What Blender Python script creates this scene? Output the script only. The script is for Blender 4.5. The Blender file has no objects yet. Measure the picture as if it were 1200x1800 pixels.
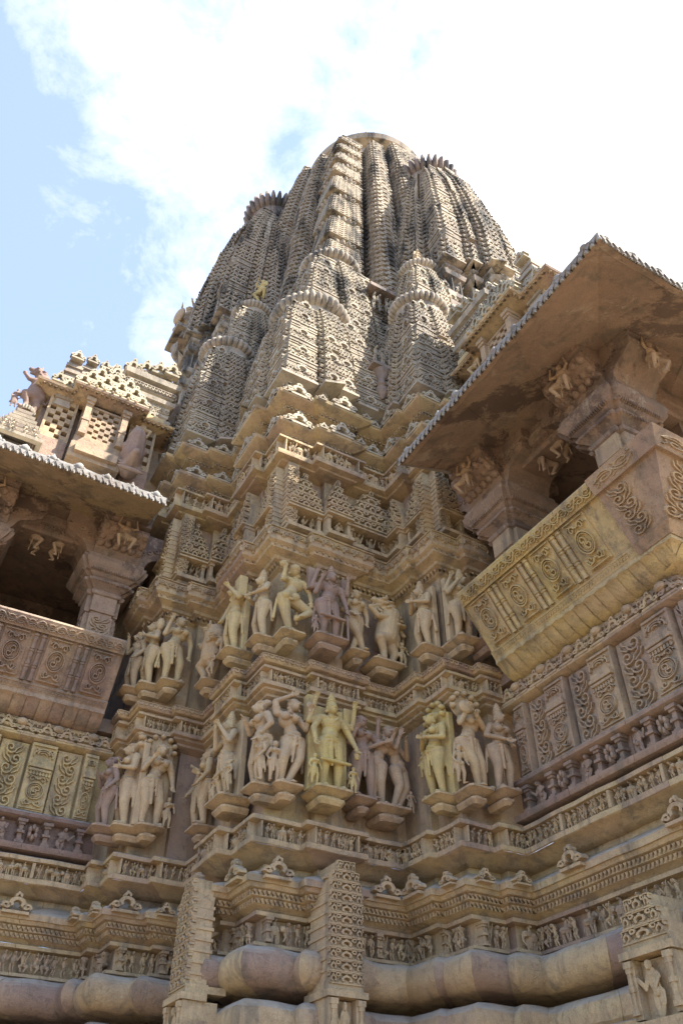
import bpy, math, random
import numpy as np
from mathutils import Vector, Matrix
random.seed(7); rng = np.random.default_rng(7)
R_ = math.radians
scene = bpy.context.scene
col = scene.collection

# ------------------------------------------------------------------ camera
F_PX, PITCH, ROLL, YAW = 1438.4, R_(41.64), R_(0.22), R_(29.64)
cp, sp, cy_, sy_ = math.cos(PITCH), math.sin(PITCH), math.cos(YAW), math.sin(YAW)
fwd = Vector((sy_*cp, cy_*cp, sp)); rgt = Vector((cy_, -sy_, 0)); up = rgt.cross(fwd)
cr, sr = math.cos(ROLL), math.sin(ROLL)
r2 = rgt*cr + up*sr; u2 = up*cr - rgt*sr
cam_d = bpy.data.cameras.new('camera'); cam = bpy.data.objects.new('camera', cam_d); col.objects.link(cam)
m = Matrix.Identity(4)
for i in range(3):
    m[i][0] = r2[i]; m[i][1] = u2[i]; m[i][2] = -fwd[i]
cam.matrix_world = m
cam_d.sensor_fit = 'VERTICAL'; cam_d.sensor_height = 36.0; cam_d.lens = F_PX/1800*36
cam_d.clip_start = 0.05; cam_d.clip_end = 3000
scene.camera = cam

# ------------------------------------------------------------------ world, sun, exposure
SUN = Vector((0.90, -0.86, 1.40)).normalized()
sun_el = math.asin(SUN.z); sun_az = math.atan2(SUN.x, SUN.y)
w = bpy.data.worlds.new('World'); scene.world = w; w.use_nodes = True
nt = w.node_tree; nt.nodes.clear()
def N(t, kind, **kw):
    n = t.nodes.new(kind)
    for k, v in kw.items():
        if k.startswith('i_'):
            n.inputs[int(k[2:])].default_value = v
        else: setattr(n, k, v)
    return n
out = N(nt, 'ShaderNodeOutputWorld'); bg = N(nt, 'ShaderNodeBackground'); sky = N(nt, 'ShaderNodeTexSky')
sky.sky_type = 'NISHITA'; sky.sun_disc = False; sky.sun_elevation = sun_el; sky.sun_rotation = sun_az
sky.air_density = 1.0; sky.dust_density = 0.5; sky.ozone_density = 0.6
tc = N(nt, 'ShaderNodeTexCoord')
mp = N(nt, 'ShaderNodeMapping'); mp.inputs['Scale'].default_value = (1.0, 1.0, 1.5); mp.inputs['Location'].default_value = (0.35, 0.2, 0.1)
nt.links.new(tc.outputs['Generated'], mp.inputs[0])
n1 = N(nt, 'ShaderNodeTexNoise'); n1.inputs['Scale'].default_value = 2.6; n1.inputs['Detail'].default_value = 9; n1.inputs['Roughness'].default_value = 0.58; n1.inputs['Distortion'].default_value = 0.25
nt.links.new(mp.outputs[0], n1.inputs['Vector'])
# clouds grow thicker towards the sun's side of the sky
dot = N(nt, 'ShaderNodeVectorMath', operation='DOT_PRODUCT'); dot.inputs[1].default_value = (0.75, -0.10, 0.65)
nt.links.new(tc.outputs['Generated'], dot.inputs[0])
mu = N(nt, 'ShaderNodeMath', operation='MULTIPLY_ADD'); mu.inputs[1].default_value = 1.0; mu.inputs[2].default_value = -0.655
nt.links.new(dot.outputs['Value'], mu.inputs[0])
ad = N(nt, 'ShaderNodeMath', operation='ADD'); n2 = N(nt, 'ShaderNodeTexNoise'); n2.inputs['Scale'].default_value = 9.5; n2.inputs['Detail'].default_value = 10; n2.inputs['Roughness'].default_value = 0.68; n2.inputs['Distortion'].default_value = 0.5
nt.links.new(mp.outputs[0], n2.inputs['Vector'])
nm = N(nt, 'ShaderNodeMath', operation='MULTIPLY_ADD'); nm.inputs[1].default_value = 0.55; nm.inputs[2].default_value = -0.275; nt.links.new(n2.outputs[0], nm.inputs[0])
na = N(nt, 'ShaderNodeMath', operation='ADD'); nt.links.new(n1.outputs[0], na.inputs[0]); nt.links.new(nm.outputs[0], na.inputs[1])
nt.links.new(na.outputs[0], ad.inputs[0]); nt.links.new(mu.outputs[0], ad.inputs[1])
rp = N(nt, 'ShaderNodeValToRGB'); rp.color_ramp.elements[0].position = 0.37; rp.color_ramp.elements[0].color = (0.22,)*3+(1,)
rp.color_ramp.elements[1].position = 0.74; rp.color_ramp.elements[1].color = (1,)*4
nt.links.new(ad.outputs[0], rp.inputs[0])
mx = N(nt, 'ShaderNodeMix', data_type='RGBA'); nt.links.new(rp.outputs[0], mx.inputs[0])
hue = N(nt, 'ShaderNodeMix', data_type='RGBA', blend_type='MULTIPLY'); hue.inputs[0].default_value = 1; nt.links.new(sky.outputs[0], hue.inputs[6]); hue.inputs[7].default_value = (0.52, 0.71, 0.98, 1); nt.links.new(hue.outputs[2], mx.inputs[6])
mx.inputs[7].default_value = (3.9, 3.95, 4.0, 1)
nt.links.new(mx.outputs[2], bg.inputs[0]); bg.inputs[1].default_value = 0.15
nt.links.new(bg.outputs[0], out.inputs[0])
sl = bpy.data.lights.new('sun', 'SUN'); sl.energy = 5.0; sl.angle = R_(0.5); sl.color = (1.0, 0.965, 0.91)
so = bpy.data.objects.new('sun', sl); so.rotation_euler = SUN.to_track_quat('Z', 'Y').to_euler(); col.objects.link(so)
scene.view_settings.view_transform = 'Standard'; scene.view_settings.look = 'None'
scene.view_settings.exposure = 1.72; scene.view_settings.gamma = 1

# ------------------------------------------------------------------ materials
def ramp(t, stops, link=None):
    r = N(t, 'ShaderNodeValToRGB'); e = r.color_ramp.elements
    e[0].position, e[0].color = stops[0][0], tuple(stops[0][1])+(1,)
    e[1].position, e[1].color = stops[-1][0], tuple(stops[-1][1])+(1,)
    for p, c in stops[1:-1]:
        x = e.new(p); x.color = tuple(c)+(1,)
    if link is not None: t.links.new(link, r.inputs[0])
    return r
def noise(t, vec, scale, detail=4, rough=.55, dist=0):
    n = N(t, 'ShaderNodeTexNoise'); n.inputs['Scale'].default_value = scale; n.inputs['Detail'].default_value = detail
    n.inputs['Roughness'].default_value = rough; n.inputs['Distortion'].default_value = dist
    t.links.new(vec, n.inputs['Vector']); return n
def mixc(t, fac, a, b, mode='MIX'):
    x = N(t, 'ShaderNodeMix', data_type='RGBA', blend_type=mode)
    for s, v in ((0, fac), (6, a), (7, b)):
        if isinstance(v, (int, float)): x.inputs[s].default_value = v
        elif isinstance(v, tuple): x.inputs[s].default_value = v+(1,)
        else: t.links.new(v, x.inputs[s])
    return x.outputs[2]
def math_(t, op, a, b=None, c=None, clamp=False):
    x = N(t, 'ShaderNodeMath', operation=op); x.use_clamp = clamp
    for s, v in ((0, a), (1, b), (2, c)):
        if v is None: continue
        if isinstance(v, (int, float)): x.inputs[s].default_value = v
        else: t.links.new(v, x.inputs[s])
    return x.outputs[0]
def stone(name, stops, dirt=.5, lichen=.75, black=0.0, bump=.35, patches=None):
    ma = bpy.data.materials.new(name); ma.use_nodes = True; t = ma.node_tree
    b = t.nodes['Principled BSDF']; geo = N(t, 'ShaderNodeNewGeometry'); pos = geo.outputs['Position']
    at = N(t, 'ShaderNodeAttribute'); at.attribute_name = 'tint'
    big = noise(t, pos, 1.3, 5, .6, .6)
    v = math_(t, 'MULTIPLY_ADD', big.outputs[0], .7, -.35)
    v = math_(t, 'ADD', v, at.outputs['Fac'], clamp=True)
    c = ramp(t, stops, v).outputs[0]
    med = noise(t, pos, 9, 6, .65)
    mr = ramp(t, [(.36, (0,)*3), (.68, (1,)*3)], med.outputs[0]).outputs[0]
    c = mixc(t, math_(t, 'MULTIPLY', mr, .55), c, mixc(t, .6, c, (0.17, .125, .085)))
    lt = ramp(t, [(.55, (0,)*3), (.72, (1,)*3)], noise(t, pos, 4.3, 7, .7, .4).outputs[0]).outputs[0]
    c = mixc(t, math_(t, 'MULTIPLY', lt, .35), c, (.49, .39, .27))
    grain = noise(t, pos, 110, 3, .7)
    g = ramp(t, [(0.25, (.72,)*3), (.75, (1.12,)*3)], grain.outputs[0]).outputs[0]
    c = mixc(t, 1.0, c, g, 'MULTIPLY')
    # bedding veins
    mb_ = N(t, 'ShaderNodeMapping'); mb_.inputs['Scale'].default_value = (.7, .7, 9.0); mb_.inputs['Rotation'].default_value = (.08, -.06, 0); t.links.new(pos, mb_.inputs[0])
    vn = noise(t, mb_.outputs[0], 2.2, 6, .62, .5)
    c = mixc(t, math_(t, 'MULTIPLY', ramp(t, [(.48, (0,)*3), (.62, (1,)*3)], vn.outputs[0]).outputs[0], .26), c, (.38, .25, .165))
    # rain streaks and soot, drawn out downwards
    mpn = N(t, 'ShaderNodeMapping'); mpn.inputs['Scale'].default_value = (3.2, 3.2, .55); t.links.new(pos, mpn.inputs[0])
    st = noise(t, mpn.outputs[0], 1.6, 7, .7, .4)
    sm = ramp(t, [(.50, (0,)*3), (.62, (1,)*3)], st.outputs[0]).outputs[0]
    c = mixc(t, math_(t, 'MULTIPLY', sm, dirt), c, (0.135, .115, .09))
    if black > 0:
        bl = noise(t, mpn.outputs[0], .9, 8, .72, .3)
        sx = N(t, 'ShaderNodeSeparateXYZ'); t.links.new(pos, sx.inputs[0])
        zz = math_(t, 'MULTIPLY_ADD', sx.outputs['Z'], .25, -1.45, clamp=True)
        bm = ramp(t, [(.47, (0,)*3), (.60, (1,)*3)], bl.outputs[0]).outputs[0]
        c = mixc(t, math_(t, 'MULTIPLY', math_(t, 'MULTIPLY', bm, zz), black), c, (0.055, .052, .048))
    # pale grey lichen and dust settled on ledges
    sn = N(t, 'ShaderNodeSeparateXYZ'); t.links.new(geo.outputs['True Normal'], sn.inputs[0])
    up_ = ramp(t, [(.45, (0,)*3), (.8, (1,)*3)], sn.outputs['Z']).outputs[0]
    ln = ramp(t, [(.30, (0,)*3), (.5, (1,)*3)], noise(t, pos, 6, 5, .7).outputs[0]).outputs[0]
    c = mixc(t, math_(t, 'MULTIPLY', math_(t, 'MULTIPLY', up_, ln), lichen), c, (0.40, .36, .29))
    if patches:
        pn = noise(t, pos, patches[0], 8, .75, .3)
        pm = ramp(t, [(patches[1], (0,)*3), (patches[1]+.035, (1,)*3)], pn.outputs[0]).outputs[0]
        c = mixc(t, math_(t, 'MULTIPLY', pm, .9), c, patches[2])
        pn2 = noise(t, pos, patches[0]*2.3, 8, .8, .5)
        pm2 = ramp(t, [(.56, (0,)*3), (.64, (1,)*3)], pn2.outputs[0]).outputs[0]
        c = mixc(t, math_(t, 'MULTIPLY', pm2, .6), c, patches[3])
    t.links.new(c, b.inputs['Base Color'])
    b.inputs['Roughness'].default_value = .92; b.inputs['Specular IOR Level'].default_value = .25
    bu = N(t, 'ShaderNodeBump'); bu.inputs['Strength'].default_value = bump; bu.inputs['Distance'].default_value = .012
    bn = noise(t, pos, 38, 8, .72)
    b2 = ramp(t, [(.34, (0,)*3), (.46, (1,)*3)], noise(t, pos, 17, 6, .7, .3).outputs[0]).outputs[0]
    hh = math_(t, 'MULTIPLY_ADD', b2, .8, bn.outputs[0])
    t.links.new(hh, bu.inputs['Height']); t.links.new(bu.outputs[0], b.inputs['Normal'])
    return ma
STOPS = [(0, (.25, .165, .135)), (.2, (.37, .25, .175)), (.42, (.535, .38, .215)), (.62, (.555, .41, .22)), (.82, (.57, .425, .195)), (1, (.59, .445, .16))]
M_ST = stone('sandstone', STOPS, dirt=.58, black=0, bump=.6)
M_TOW = stone('weathered tower sandstone', [(0, (.29, .22, .18)), (.3, (.43, .355, .265)), (.6, (.53, .455, .33)), (1, (.53, .455, .275))], dirt=.35, black=.92, lichen=.8)
M_STAT = stone('carved statue sandstone', STOPS, dirt=.22, lichen=.25, bump=.18)
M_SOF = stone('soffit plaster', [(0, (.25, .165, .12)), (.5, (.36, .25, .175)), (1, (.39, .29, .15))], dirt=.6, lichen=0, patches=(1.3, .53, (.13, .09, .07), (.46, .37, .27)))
M_EDGE = stone('weathered eave edge', [(0, (.22, .2, .18)), (.5, (.33, .31, .28)), (1, (.5, .47, .4))], dirt=.6, lichen=.7)

# ------------------------------------------------------------------ mesh builder
def wob(V, amp):
    if amp <= 0: return V
    x, y, z = V[:, 0], V[:, 1], V[:, 2]
    d = np.stack([np.sin(7.1*x+3.3*z+1)+np.sin(17*y+11*z), np.sin(6.3*y+4.1*x+2)+np.sin(15*z+13*x+1), np.sin(5.7*x+6.9*y+3)+np.sin(19*x-14*y+2)], 1)
    return V + d*amp*.5
class MB:
    def __init__(s): s.V = []; s.F = []; s.T = []; s.n = 0
    def add(s, V, F, tint=.45):
        V = np.asarray(V, float); s.V.append(V)
        for f in (F if isinstance(F, (list, tuple)) else [F]):
            f = np.asarray(f, int)
            if len(f) == 0: continue
            s.F.append(f+s.n); s.T.append(np.full(len(f), tint) if np.isscalar(tint) else np.resize(tint, len(f)))
        s.n += len(V); return s
    def inst(s, V, F, O, U, Z, Nn, tint=.45):
        """copy template (u, z, out) into n frames; O,U,Z,Nn are (n,3), axes carry the scale"""
        V = np.asarray(V, float); O, U, Z, Nn = [np.atleast_2d(np.asarray(a, float)) for a in (O, U, Z, Nn)]
        n = max(len(O), len(U), len(Z), len(Nn))
        O, U, Z, Nn = [np.broadcast_to(a, (n, 3)) for a in (O, U, Z, Nn)]
        W = O[:, None]+V[None, :, 0, None]*U[:, None]+V[None, :, 1, None]*Z[:, None]+V[None, :, 2, None]*Nn[:, None]
        k = len(V); off = (np.arange(n)*k)[:, None, None]
        for f in (F if isinstance(F, (list, tuple)) else [F]):
            f = np.asarray(f, int)
            if len(f) == 0: continue
            s.F.append((f[None]+off).reshape(-1, f.shape[1])+s.n)
            tt = np.asarray(tint, float)
            s.T.append(np.full(n*len(f), float(tt)) if tt.ndim == 0 else np.repeat(np.resize(tt, n), len(f)))
        s.V.append(W.reshape(-1, 3)); s.n += n*k; return s
    def build(s, name, mat, parent=None, T=None, smooth=35, wobble=0, label=None):
        V = np.concatenate(s.V)
        if T is not None: V = T(V)
        V = wob(V, wobble)
        me = bpy.data.meshes.new(name)
        lt = np.concatenate([np.full(len(f), f.shape[1]) for f in s.F]); li = np.concatenate([f.ravel() for f in s.F])
        me.vertices.add(len(V)); me.vertices.foreach_set('co', V.ravel())
        me.loops.add(len(li)); me.loops.foreach_set('vertex_index', li.astype(np.int32))
        me.polygons.add(len(lt)); ls = np.concatenate([[0], np.cumsum(lt)[:-1]])
        me.polygons.foreach_set('loop_start', ls.astype(np.int32)); me.polygons.foreach_set('loop_total', lt.astype(np.int32))
        me.update(calc_edges=True)
        a = me.attributes.new('tint', 'FLOAT', 'FACE'); a.data.foreach_set('value', np.concatenate(s.T).astype(np.float32))
        if smooth:
            me.polygons.foreach_set('use_smooth', np.ones(len(lt), bool)); me.set_sharp_from_angle(angle=R_(smooth))
        me.materials.append(mat)
        o = bpy.data.objects.new(name, me); col.objects.link(o)
        if parent is not None:
            o.parent = parent; o.matrix_parent_inverse = Matrix.Translation(parent.location).inverted()
        if label: o['label'] = label
        return o
def tag(o, label=None, cat=None, group=None, kind=None):
    if label: o['label'] = label
    if cat: o['category'] = cat
    if group: o['group'] = group
    if kind: o['kind'] = kind
    return o
def empty(name, loc, label, cat, group=None):
    o = bpy.data.objects.new(name, None); o.location = loc; o.empty_display_size = .2; col.objects.link(o); return tag(o, label, cat, group)

# ------------------------------------------------------------------ templates: V in (u, z, out)
def box(u0, u1, z0, z1, d0, d1, t=0.0):
    V = [(u0, z0, d0), (u1, z0, d0), (u1, z1, d0), (u0, z1, d0), (u0+t, z0+t, d1), (u1-t, z0+t, d1), (u1-t, z1-t, d1), (u0+t, z1-t, d1)]
    F = [(3, 2, 1, 0), (4, 5, 6, 7), (0, 1, 5, 4), (1, 2, 6, 5), (2, 3, 7, 6), (3, 0, 4, 7)]
    return np.array(V, float), [np.array(F)]
def join(parts):
    Vs, Q, Tt, n = [], [], [], 0
    for V, F in parts:
        for f in (F if isinstance(F, list) else [F]):
            f = np.asarray(f)
            if len(f) == 0: continue
            (Q if f.shape[1] == 4 else Tt).append(f+n)
        Vs.append(np.asarray(V, float)); n += len(V)
    r = []
    if Q: r.append(np.concatenate(Q))
    if Tt: r.append(np.concatenate(Tt))
    return np.concatenate(Vs), r
def ring(cx, cz, ro, ri, a0, a1, n, d0, d1, sx=1):
    a = np.radians(np.linspace(a0, a1, n+1)); c, s_ = np.cos(a), np.sin(a)
    o = lambda r, d: np.stack([cx+r*c*sx, cz+r*s_, np.full(n+1, d)], 1)
    V = np.concatenate([o(ro, d1), o(ri, d1), o(ri, d0), o(ro, d0)]); k = n+1; i = np.arange(n)
    F = np.concatenate([np.stack([i+1, i, i+k, i+k+1], 1), np.stack([i+k+1, i+k, i+2*k, i+2*k+1], 1), np.stack([i+3*k+1, i+3*k, i, i+1], 1), [(0, 3*k, 2*k, k), (n, k+n, 2*k+n, 3*k+n)]])
    return V, [F]
def ribbon(P, w, d0, d1, closed=False):
    """raised strip along a 2-D polyline"""
    P = np.asarray(P, float); n = len(P)
    t = np.gradient(P, axis=0); t /= np.linalg.norm(t, axis=1)[:, None]+1e-9
    nn = np.stack([-t[:, 1], t[:, 0]], 1); w = np.broadcast_to(w, n)[:, None]
    a, b = P+nn*w/2, P-nn*w/2
    cc = lambda q, d: np.concatenate([q, np.full((n, 1), d)], 1)
    V = np.concatenate([cc(a+(nn*w*.12), d0), cc(a-(nn*w*.12), d1), cc(b+(nn*w*.12), d1), cc(b-(nn*w*.12), d0)]); i = np.arange(n-1)
    F = np.concatenate([np.stack([i, i+1, i+n+1, i+n], 1), np.stack([i+n, i+n+1, i+2*n+1, i+2*n], 1), np.stack([i+2*n, i+2*n+1, i+3*n+1, i+3*n], 1)])
    return V, [F]
def spiral(cx, cz, r0, r1, a0, turns, n=14):
    a = np.radians(a0)+np.linspace(0, turns*2*np.pi, n); r = np.linspace(r0, r1, n)
    return np.stack([cx+r*np.cos(a), cz+r*np.sin(a)], 1)
def ellip(c, r, nu=8, nv=5):
    V = [(c[0], c[1], c[2]-r[2])]
    for j in range(1, nv):
        ph = -math.pi/2+math.pi*j/nv
        for i in range(nu):
            th = 2*math.pi*i/nu; V.append((c[0]+r[0]*math.cos(ph)*math.cos(th), c[1]+r[1]*math.cos(ph)*math.sin(th), c[2]+r[2]*math.sin(ph)))
    V.append((c[0], c[1], c[2]+r[2])); Q, T3 = [], []
    for j in range(nv-2):
        for i in range(nu):
            a = 1+j*nu+i; b = 1+j*nu+(i+1) % nu; Q.append((a, b, b+nu, a+nu))
    L = len(V)-1
    for i in range(nu):
        T3.append((0, 1+(i+1) % nu, 1+i)); T3.append((L, L-nu+i, L-nu+(i+1) % nu))
    return np.array(V), [np.array(Q).reshape(-1, 4), np.array(T3)]
def caps(p0, p1, r0, r1, nu=8):
    """tapered limb with rounded ends"""
    p0, p1 = np.array(p0, float), np.array(p1, float); d = p1-p0; L = np.linalg.norm(d)+1e-9; d = d/L
    a = np.cross(d, (0, 0, 1) if abs(d[2]) < .9 else (1, 0, 0)); a /= np.linalg.norm(a); b = np.cross(d, a)
    rings = [(-.9, .45), (-.5, .87), (0, 1)]; st = [(p0+d*r0*q, r0*s) for q, s in rings]+[(p1-d*r1*q*1, r1*s) for q, s in rings[::-1]]
    V = [p0-d*r0]
    th = np.arange(nu)*2*np.pi/nu
    for c, r in st:
        V += list(c+r*(np.cos(th)[:, None]*a+np.sin(th)[:, None]*b))
    V.append(p1+d*r1); Q, T3 = [], []
    for j in range(len(st)-1):
        for i in range(nu):
            x = 1+j*nu+i; y = 1+j*nu+(i+1) % nu; Q.append((x, y, y+nu, x+nu))
    e = len(V)-1
    for i in range(nu):
        T3.append((0, 1+(i+1) % nu, 1+i)); T3.append((e, e-nu+i, e-nu+(i+1) % nu))
    return np.array(V), [np.array(Q), np.array(T3)]
def lathe(prof, n=12, ribs=0, amp=0, closed=True):
    """profile (r, z) round the z axis; ribs give lobes"""
    prof = np.array(prof, float); k = n; th = np.arange(k)*2*np.pi/k
    m_ = 1-amp*(1-np.abs(np.sin(th*ribs/2))) if ribs else np.ones(k)
    V = np.concatenate([np.stack([r*m_*np.cos(th), r*m_*np.sin(th), np.full(k, z)], 1) for r, z in prof]); i = np.arange(k); j = (i+1) % k
    F = np.concatenate([np.stack([i+q*k, j+q*k, j+(q+1)*k, i+(q+1)*k], 1) for q in range(len(prof)-1)])
    return V, [F]
def swz(V, F):   # (x, y, z) template -> (u, z, out): x->u, z->z, y->out
    return V[:, [0, 2, 1]], F

# ------------------------------------------------------------------ sweeps
def offs(P, d, closed=False):
    """mitred offset of an axis-aligned plan line; outward = right-hand side of the walking direction"""
    P = np.asarray(P, float); n = len(P)
    e = np.roll(P, -1, 0)-P
    if not closed: e[-1] = e[-2]
    e /= np.linalg.norm(e, axis=1)[:, None]+1e-12; nr = np.stack([e[:, 1], -e[:, 0]], 1)
    pv = np.roll(nr, 1, 0)
    if not closed: pv[0] = nr[0]
    b = nr+pv; L = (b*nr).sum(1)[:, None]; L = np.where(np.abs(L) < .2, .2, L)
    return P+b/L*d
def sweep(mb, P, prof, closed=False, blk=.5, groove=.006, tint=.45, tv=.22, step=None, jit=.003):
    """moulding: profile [(offset, z)] along plan line P, cut in blocks with fine joints"""
    P = np.asarray(P, float); n = len(P); K = len(prof)
    A = np.stack([offs(P, a, closed) for a, z in prof])      # K,n,2
    segs = n if closed else n-1
    zz = np.array([z for a, z in prof])
    e = np.roll(P, -1, 0)-P
    for s in range(segs):
        a, b = A[:, s], A[:, (s+1) % n]; L = np.linalg.norm(e[s])
        if L < 1e-6: continue
        d = e[s]/L; nr = np.array([d[1], -d[0]])
        nb = max(1, int(round(L/(blk*random.uniform(.8, 1.25)))))
        cuts = np.linspace(0, 1, nb+1); cuts[1:-1] += rng.uniform(-.12, .12, nb-1)/nb
        for q in range(nb):
            t0, t1 = cuts[q], cuts[q+1]; gw = .003/L; g = rng.uniform(-1, 1)*jit
            ts = []
            if q > 0: ts += [(t0, -groove), (t0+gw, g)]
            else: ts += [(t0, 0)]
            if step:
                mm = int((t1-t0)*L/step)
                ts += [(t0+(t1-t0)*x/(mm+1), g) for x in range(1, mm+1)]
            if q < nb-1: ts += [(t1-gw, g), (t1, -groove)]
            else: ts += [(t1, 0)]
            V = []
            for t, dd in ts:
                p = a*(1-t)+b*t+nr*dd
                V.append(np.concatenate([p, zz[:, None]], 1))
            V = np.concatenate(V); m_ = len(ts)
            i, k = np.meshgrid(np.arange(m_-1), np.arange(K-1), indexing='ij'); i, k = i.ravel(), k.ravel()
            F = np.stack([i*K+k, (i+1)*K+k, (i+1)*K+k+1, i*K+k+1], 1)
            mb.add(V, F, tint+rng.uniform(-tv, tv))
def edges(P, closed=False, off=0.0):
    """(p0, p1, dir, normal, length) for each edge"""
    P = offs(P, off, closed); r = []
    for i in range(len(P) if closed else len(P)-1):
        a, b = P[i], P[(i+1) % len(P)]; L = np.linalg.norm(b-a)
        if L < 1e-4: continue
        d = (b-a)/L; r.append((a, b, d, np.array([d[1], -d[0]]), L))
    return r
def along(mb, tpl, P, off, z, pitch, w=None, h=1, dep=1, closed=False, tint=.45, tv=.15, minlen=None, zdir=(0, 0, 1), skip=0.0, margin=0.0, fit=True):
    """repeat a template (unit cell u 0..1) along every edge of a plan line"""
    O, U, Nn = [], [], []
    for a, b, d, nr, L in edges(P, closed, off):
        Lm = L-2*margin
        if Lm < (minlen or pitch*.6): continue
        k = max(1, int(round(Lm/pitch))); c = Lm/k
        for q in range(k):
            if skip and random.random() < skip: continue
            p = a+d*(margin+q*c); ww = (w or c) if not fit else c*(w or 1)
            O.append((p[0], p[1], z)); U.append((d[0]*ww, d[1]*ww, 0)); Nn.append((nr[0]*dep, nr[1]*dep, 0))
    if not O: return
    mb.inst(tpl[0], tpl[1], np.array(O), np.array(U), np.array([[zdir[0]*h, zdir[1]*h, zdir[2]*h]]), np.array(Nn), tint+rng.uniform(-tv, tv, len(O)))
# ------------------------------------------------------------------ ornament cells (unit cell u 0..1, z 0..1, out 0..1)
def cell_arch(n=9):     # horseshoe window arch with curled feet, half arches at both sides, string courses
    p = [box(0, 1, 0, .10, 0, .95), ring(.5, .42, .31, .175, -48, 228, n, 0, 1.0), box(.42, .58, .70, .86, 0, .95, .03),
         ring(.5, .26, .10, .03, 0, 180, 4, 0, .7), ring(.13, .20, .10, .035, 90, 330, 4, 0, .8), ring(.87, .20, .10, .035, -150, 90, 4, 0, .8),
         ring(0, .78, .20, .09, -90, 90, 5, 0, .85), ring(1, .78, .20, .09, 90, 270, 5, 0, .85), box(.16, .84, .90, .985, 0, .9)]
    return join(p)
def cell_far():         # the same, coarser, for the high tower
    return join([box(0, 1, 0, .14, 0, 1.), ring(.5, .42, .33, .17, -40, 220, 6, 0, 1.0), ring(0, .80, .2, .07, -90, 90, 3, 0, .95), ring(1, .80, .2, .07, 90, 270, 3, 0, .95), box(.12, .88, .86, .97, 0, .95)])
def cell_slab():        # two plain string courses
    return join([box(0, 1, .0, .2, 0, 1, .01), box(0, 1, .32, .5, 0, .9, .01), box(0, 1, .64, .9, 0, 1.1, .01)])
def cell_lotus():       # upright petal fan for the lotus cornice
    p = [ring(.5, .30, .46, .40, -10, 190, 9, 0, 1), ring(.5, .34, .30, .25, 10, 170, 7, 0, 1), ring(.5, .36, .15, .10, 10, 170, 5, 0, 1),
         ribbon(spiral(.16, .62, .16, .03, -90, 1.0, 9), .05, 0, 1), ribbon(spiral(.84, .62, .16, .03, -90, -1.0, 9), .05, 0, 1), box(0, 1, .93, 1, 0, .8)]
    return join(p)
def cell_teeth():       # hanging saw teeth
    V = np.array([(0, 1, 0), (1, 1, 0), (.5, 0, 0), (0.06, 1, 1), (.94, 1, 1), (.5, .12, 1)], float)
    return V, [np.array([(3, 5, 4), (0, 2, 5), (1, 4, 2)]), np.array([(0, 5, 3, 0)])[:0].reshape(0, 4), np.array([(0, 2, 5, 3), (2, 1, 4, 5)])]
def cell_drop():        # small loops hanging under the cornice
    return join([ring(.5, .55, .42, .2, 180, 400, 6, 0, 1), box(0, 1, .86, 1, 0, .8)])
def cell_vine():        # scrolling vine for rails
    x = np.linspace(0, 1, 17); s = np.stack([x, .5+.30*np.sin(2*np.pi*x)], 1)
    p = [ribbon(s, .075, 0, 1), ribbon(spiral(.27, .40, .27, .03, 150, -1.35, 14), .06, 0, 1), ribbon(spiral(.77, .60, .27, .03, -30, -1.35, 14), .06, 0, 1),
         ribbon([(.02, .15), (.1, .32), (.05, .45)], .05, 0, 1), ribbon([(.52, .85), (.60, .70), (.54, .55)], .05, 0, 1), ribbon([(.45, .12), (.5, .22), (.62, .25)], .05, 0, .9), ribbon([(.95, .88), (1, .78), (.9, .72)], .05, 0, .9)]
    return join(p)
def cell_crest():       # acroterion: open arch between two curling leaves
    p = [ring(.5, .46, .29, .14, -40, 220, 10, 0, 1), ring(.5, .82, .13, .04, -40, 220, 7, 0, 1), box(.04, .96, 0, .13, 0, 1), ring(.12, .36, .14, .05, -60, 250, 7, 0, .95), ring(.88, .36, .14, .05, -70, 240, 7, 0, .95),
         ribbon(spiral(.15, .30, .16, .04, 200, -1.1, 11), .10, 0, 1), ribbon(spiral(.85, .30, .16, .04, -20, 1.1, 11), .10, 0, 1), ellip((.5, .96, .5), (.07, .09, .4), 6, 4)]
    return join(p)
def cell_disc():        # medallion with scroll inside, curls above and below (unit: width 1, height 1.5)
    p = [ring(.5, .75, .37, .33, 0, 360, 20, 0, 1), ring(.5, .75, .29, .265, 0, 360, 18, 0, .8), ribbon(spiral(.42, .82, .16, .03, -60, 1.1, 12), .05, 0, 1), ribbon(spiral(.58, .66, .16, .03, 120, 1.1, 12), .05, 0, 1)]
    for sx, x0 in ((1, .5), (-1, .5)):
        for z0, sz in ((1.24, 1), (.26, -1)):
            p.append(ribbon([(x0+sx*(q[0]-.5), z0+sz*(q[1]-.5)) for q in spiral(.72, .5, .14, .03, 180, -1.1, 10)], .045, 0, 1))
            p.append(ribbon([(x0, z0), (x0+sx*.12, z0+sz*.10), (x0+sx*.34, z0+sz*.14), (x0+sx*.43, z0+sz*.02)], .04, 0, 1))
    p += [box(.02, .98, 0.0, .03, 0, .8), box(.02, .98, 1.47, 1.5, 0, .8)]
    return join(p)
def cell_flame():       # dense curling foliage, unit 1 x 2.6
    p = []
    r = random.Random(3)
    for k in range(6):
        z = .22+.42*k; s = 1 if k % 2 else -1
        p.append(ribbon(spiral(.5+s*.16, z, .27, .03, 90+90*s, 1.4*s, 15), .07, 0, 1))
        p.append(ribbon([(.5-s*.1, z-.2), (.5-s*.34, z-.05), (.5-s*.42, z+.15)], .06, 0, .9))
        p.append(ribbon([(.5-s*.05, z-.05), (.5-s*.26, z+.1), (.5-s*.30, z+.26)], .05, 0, .9))
    return join(p)
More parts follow.
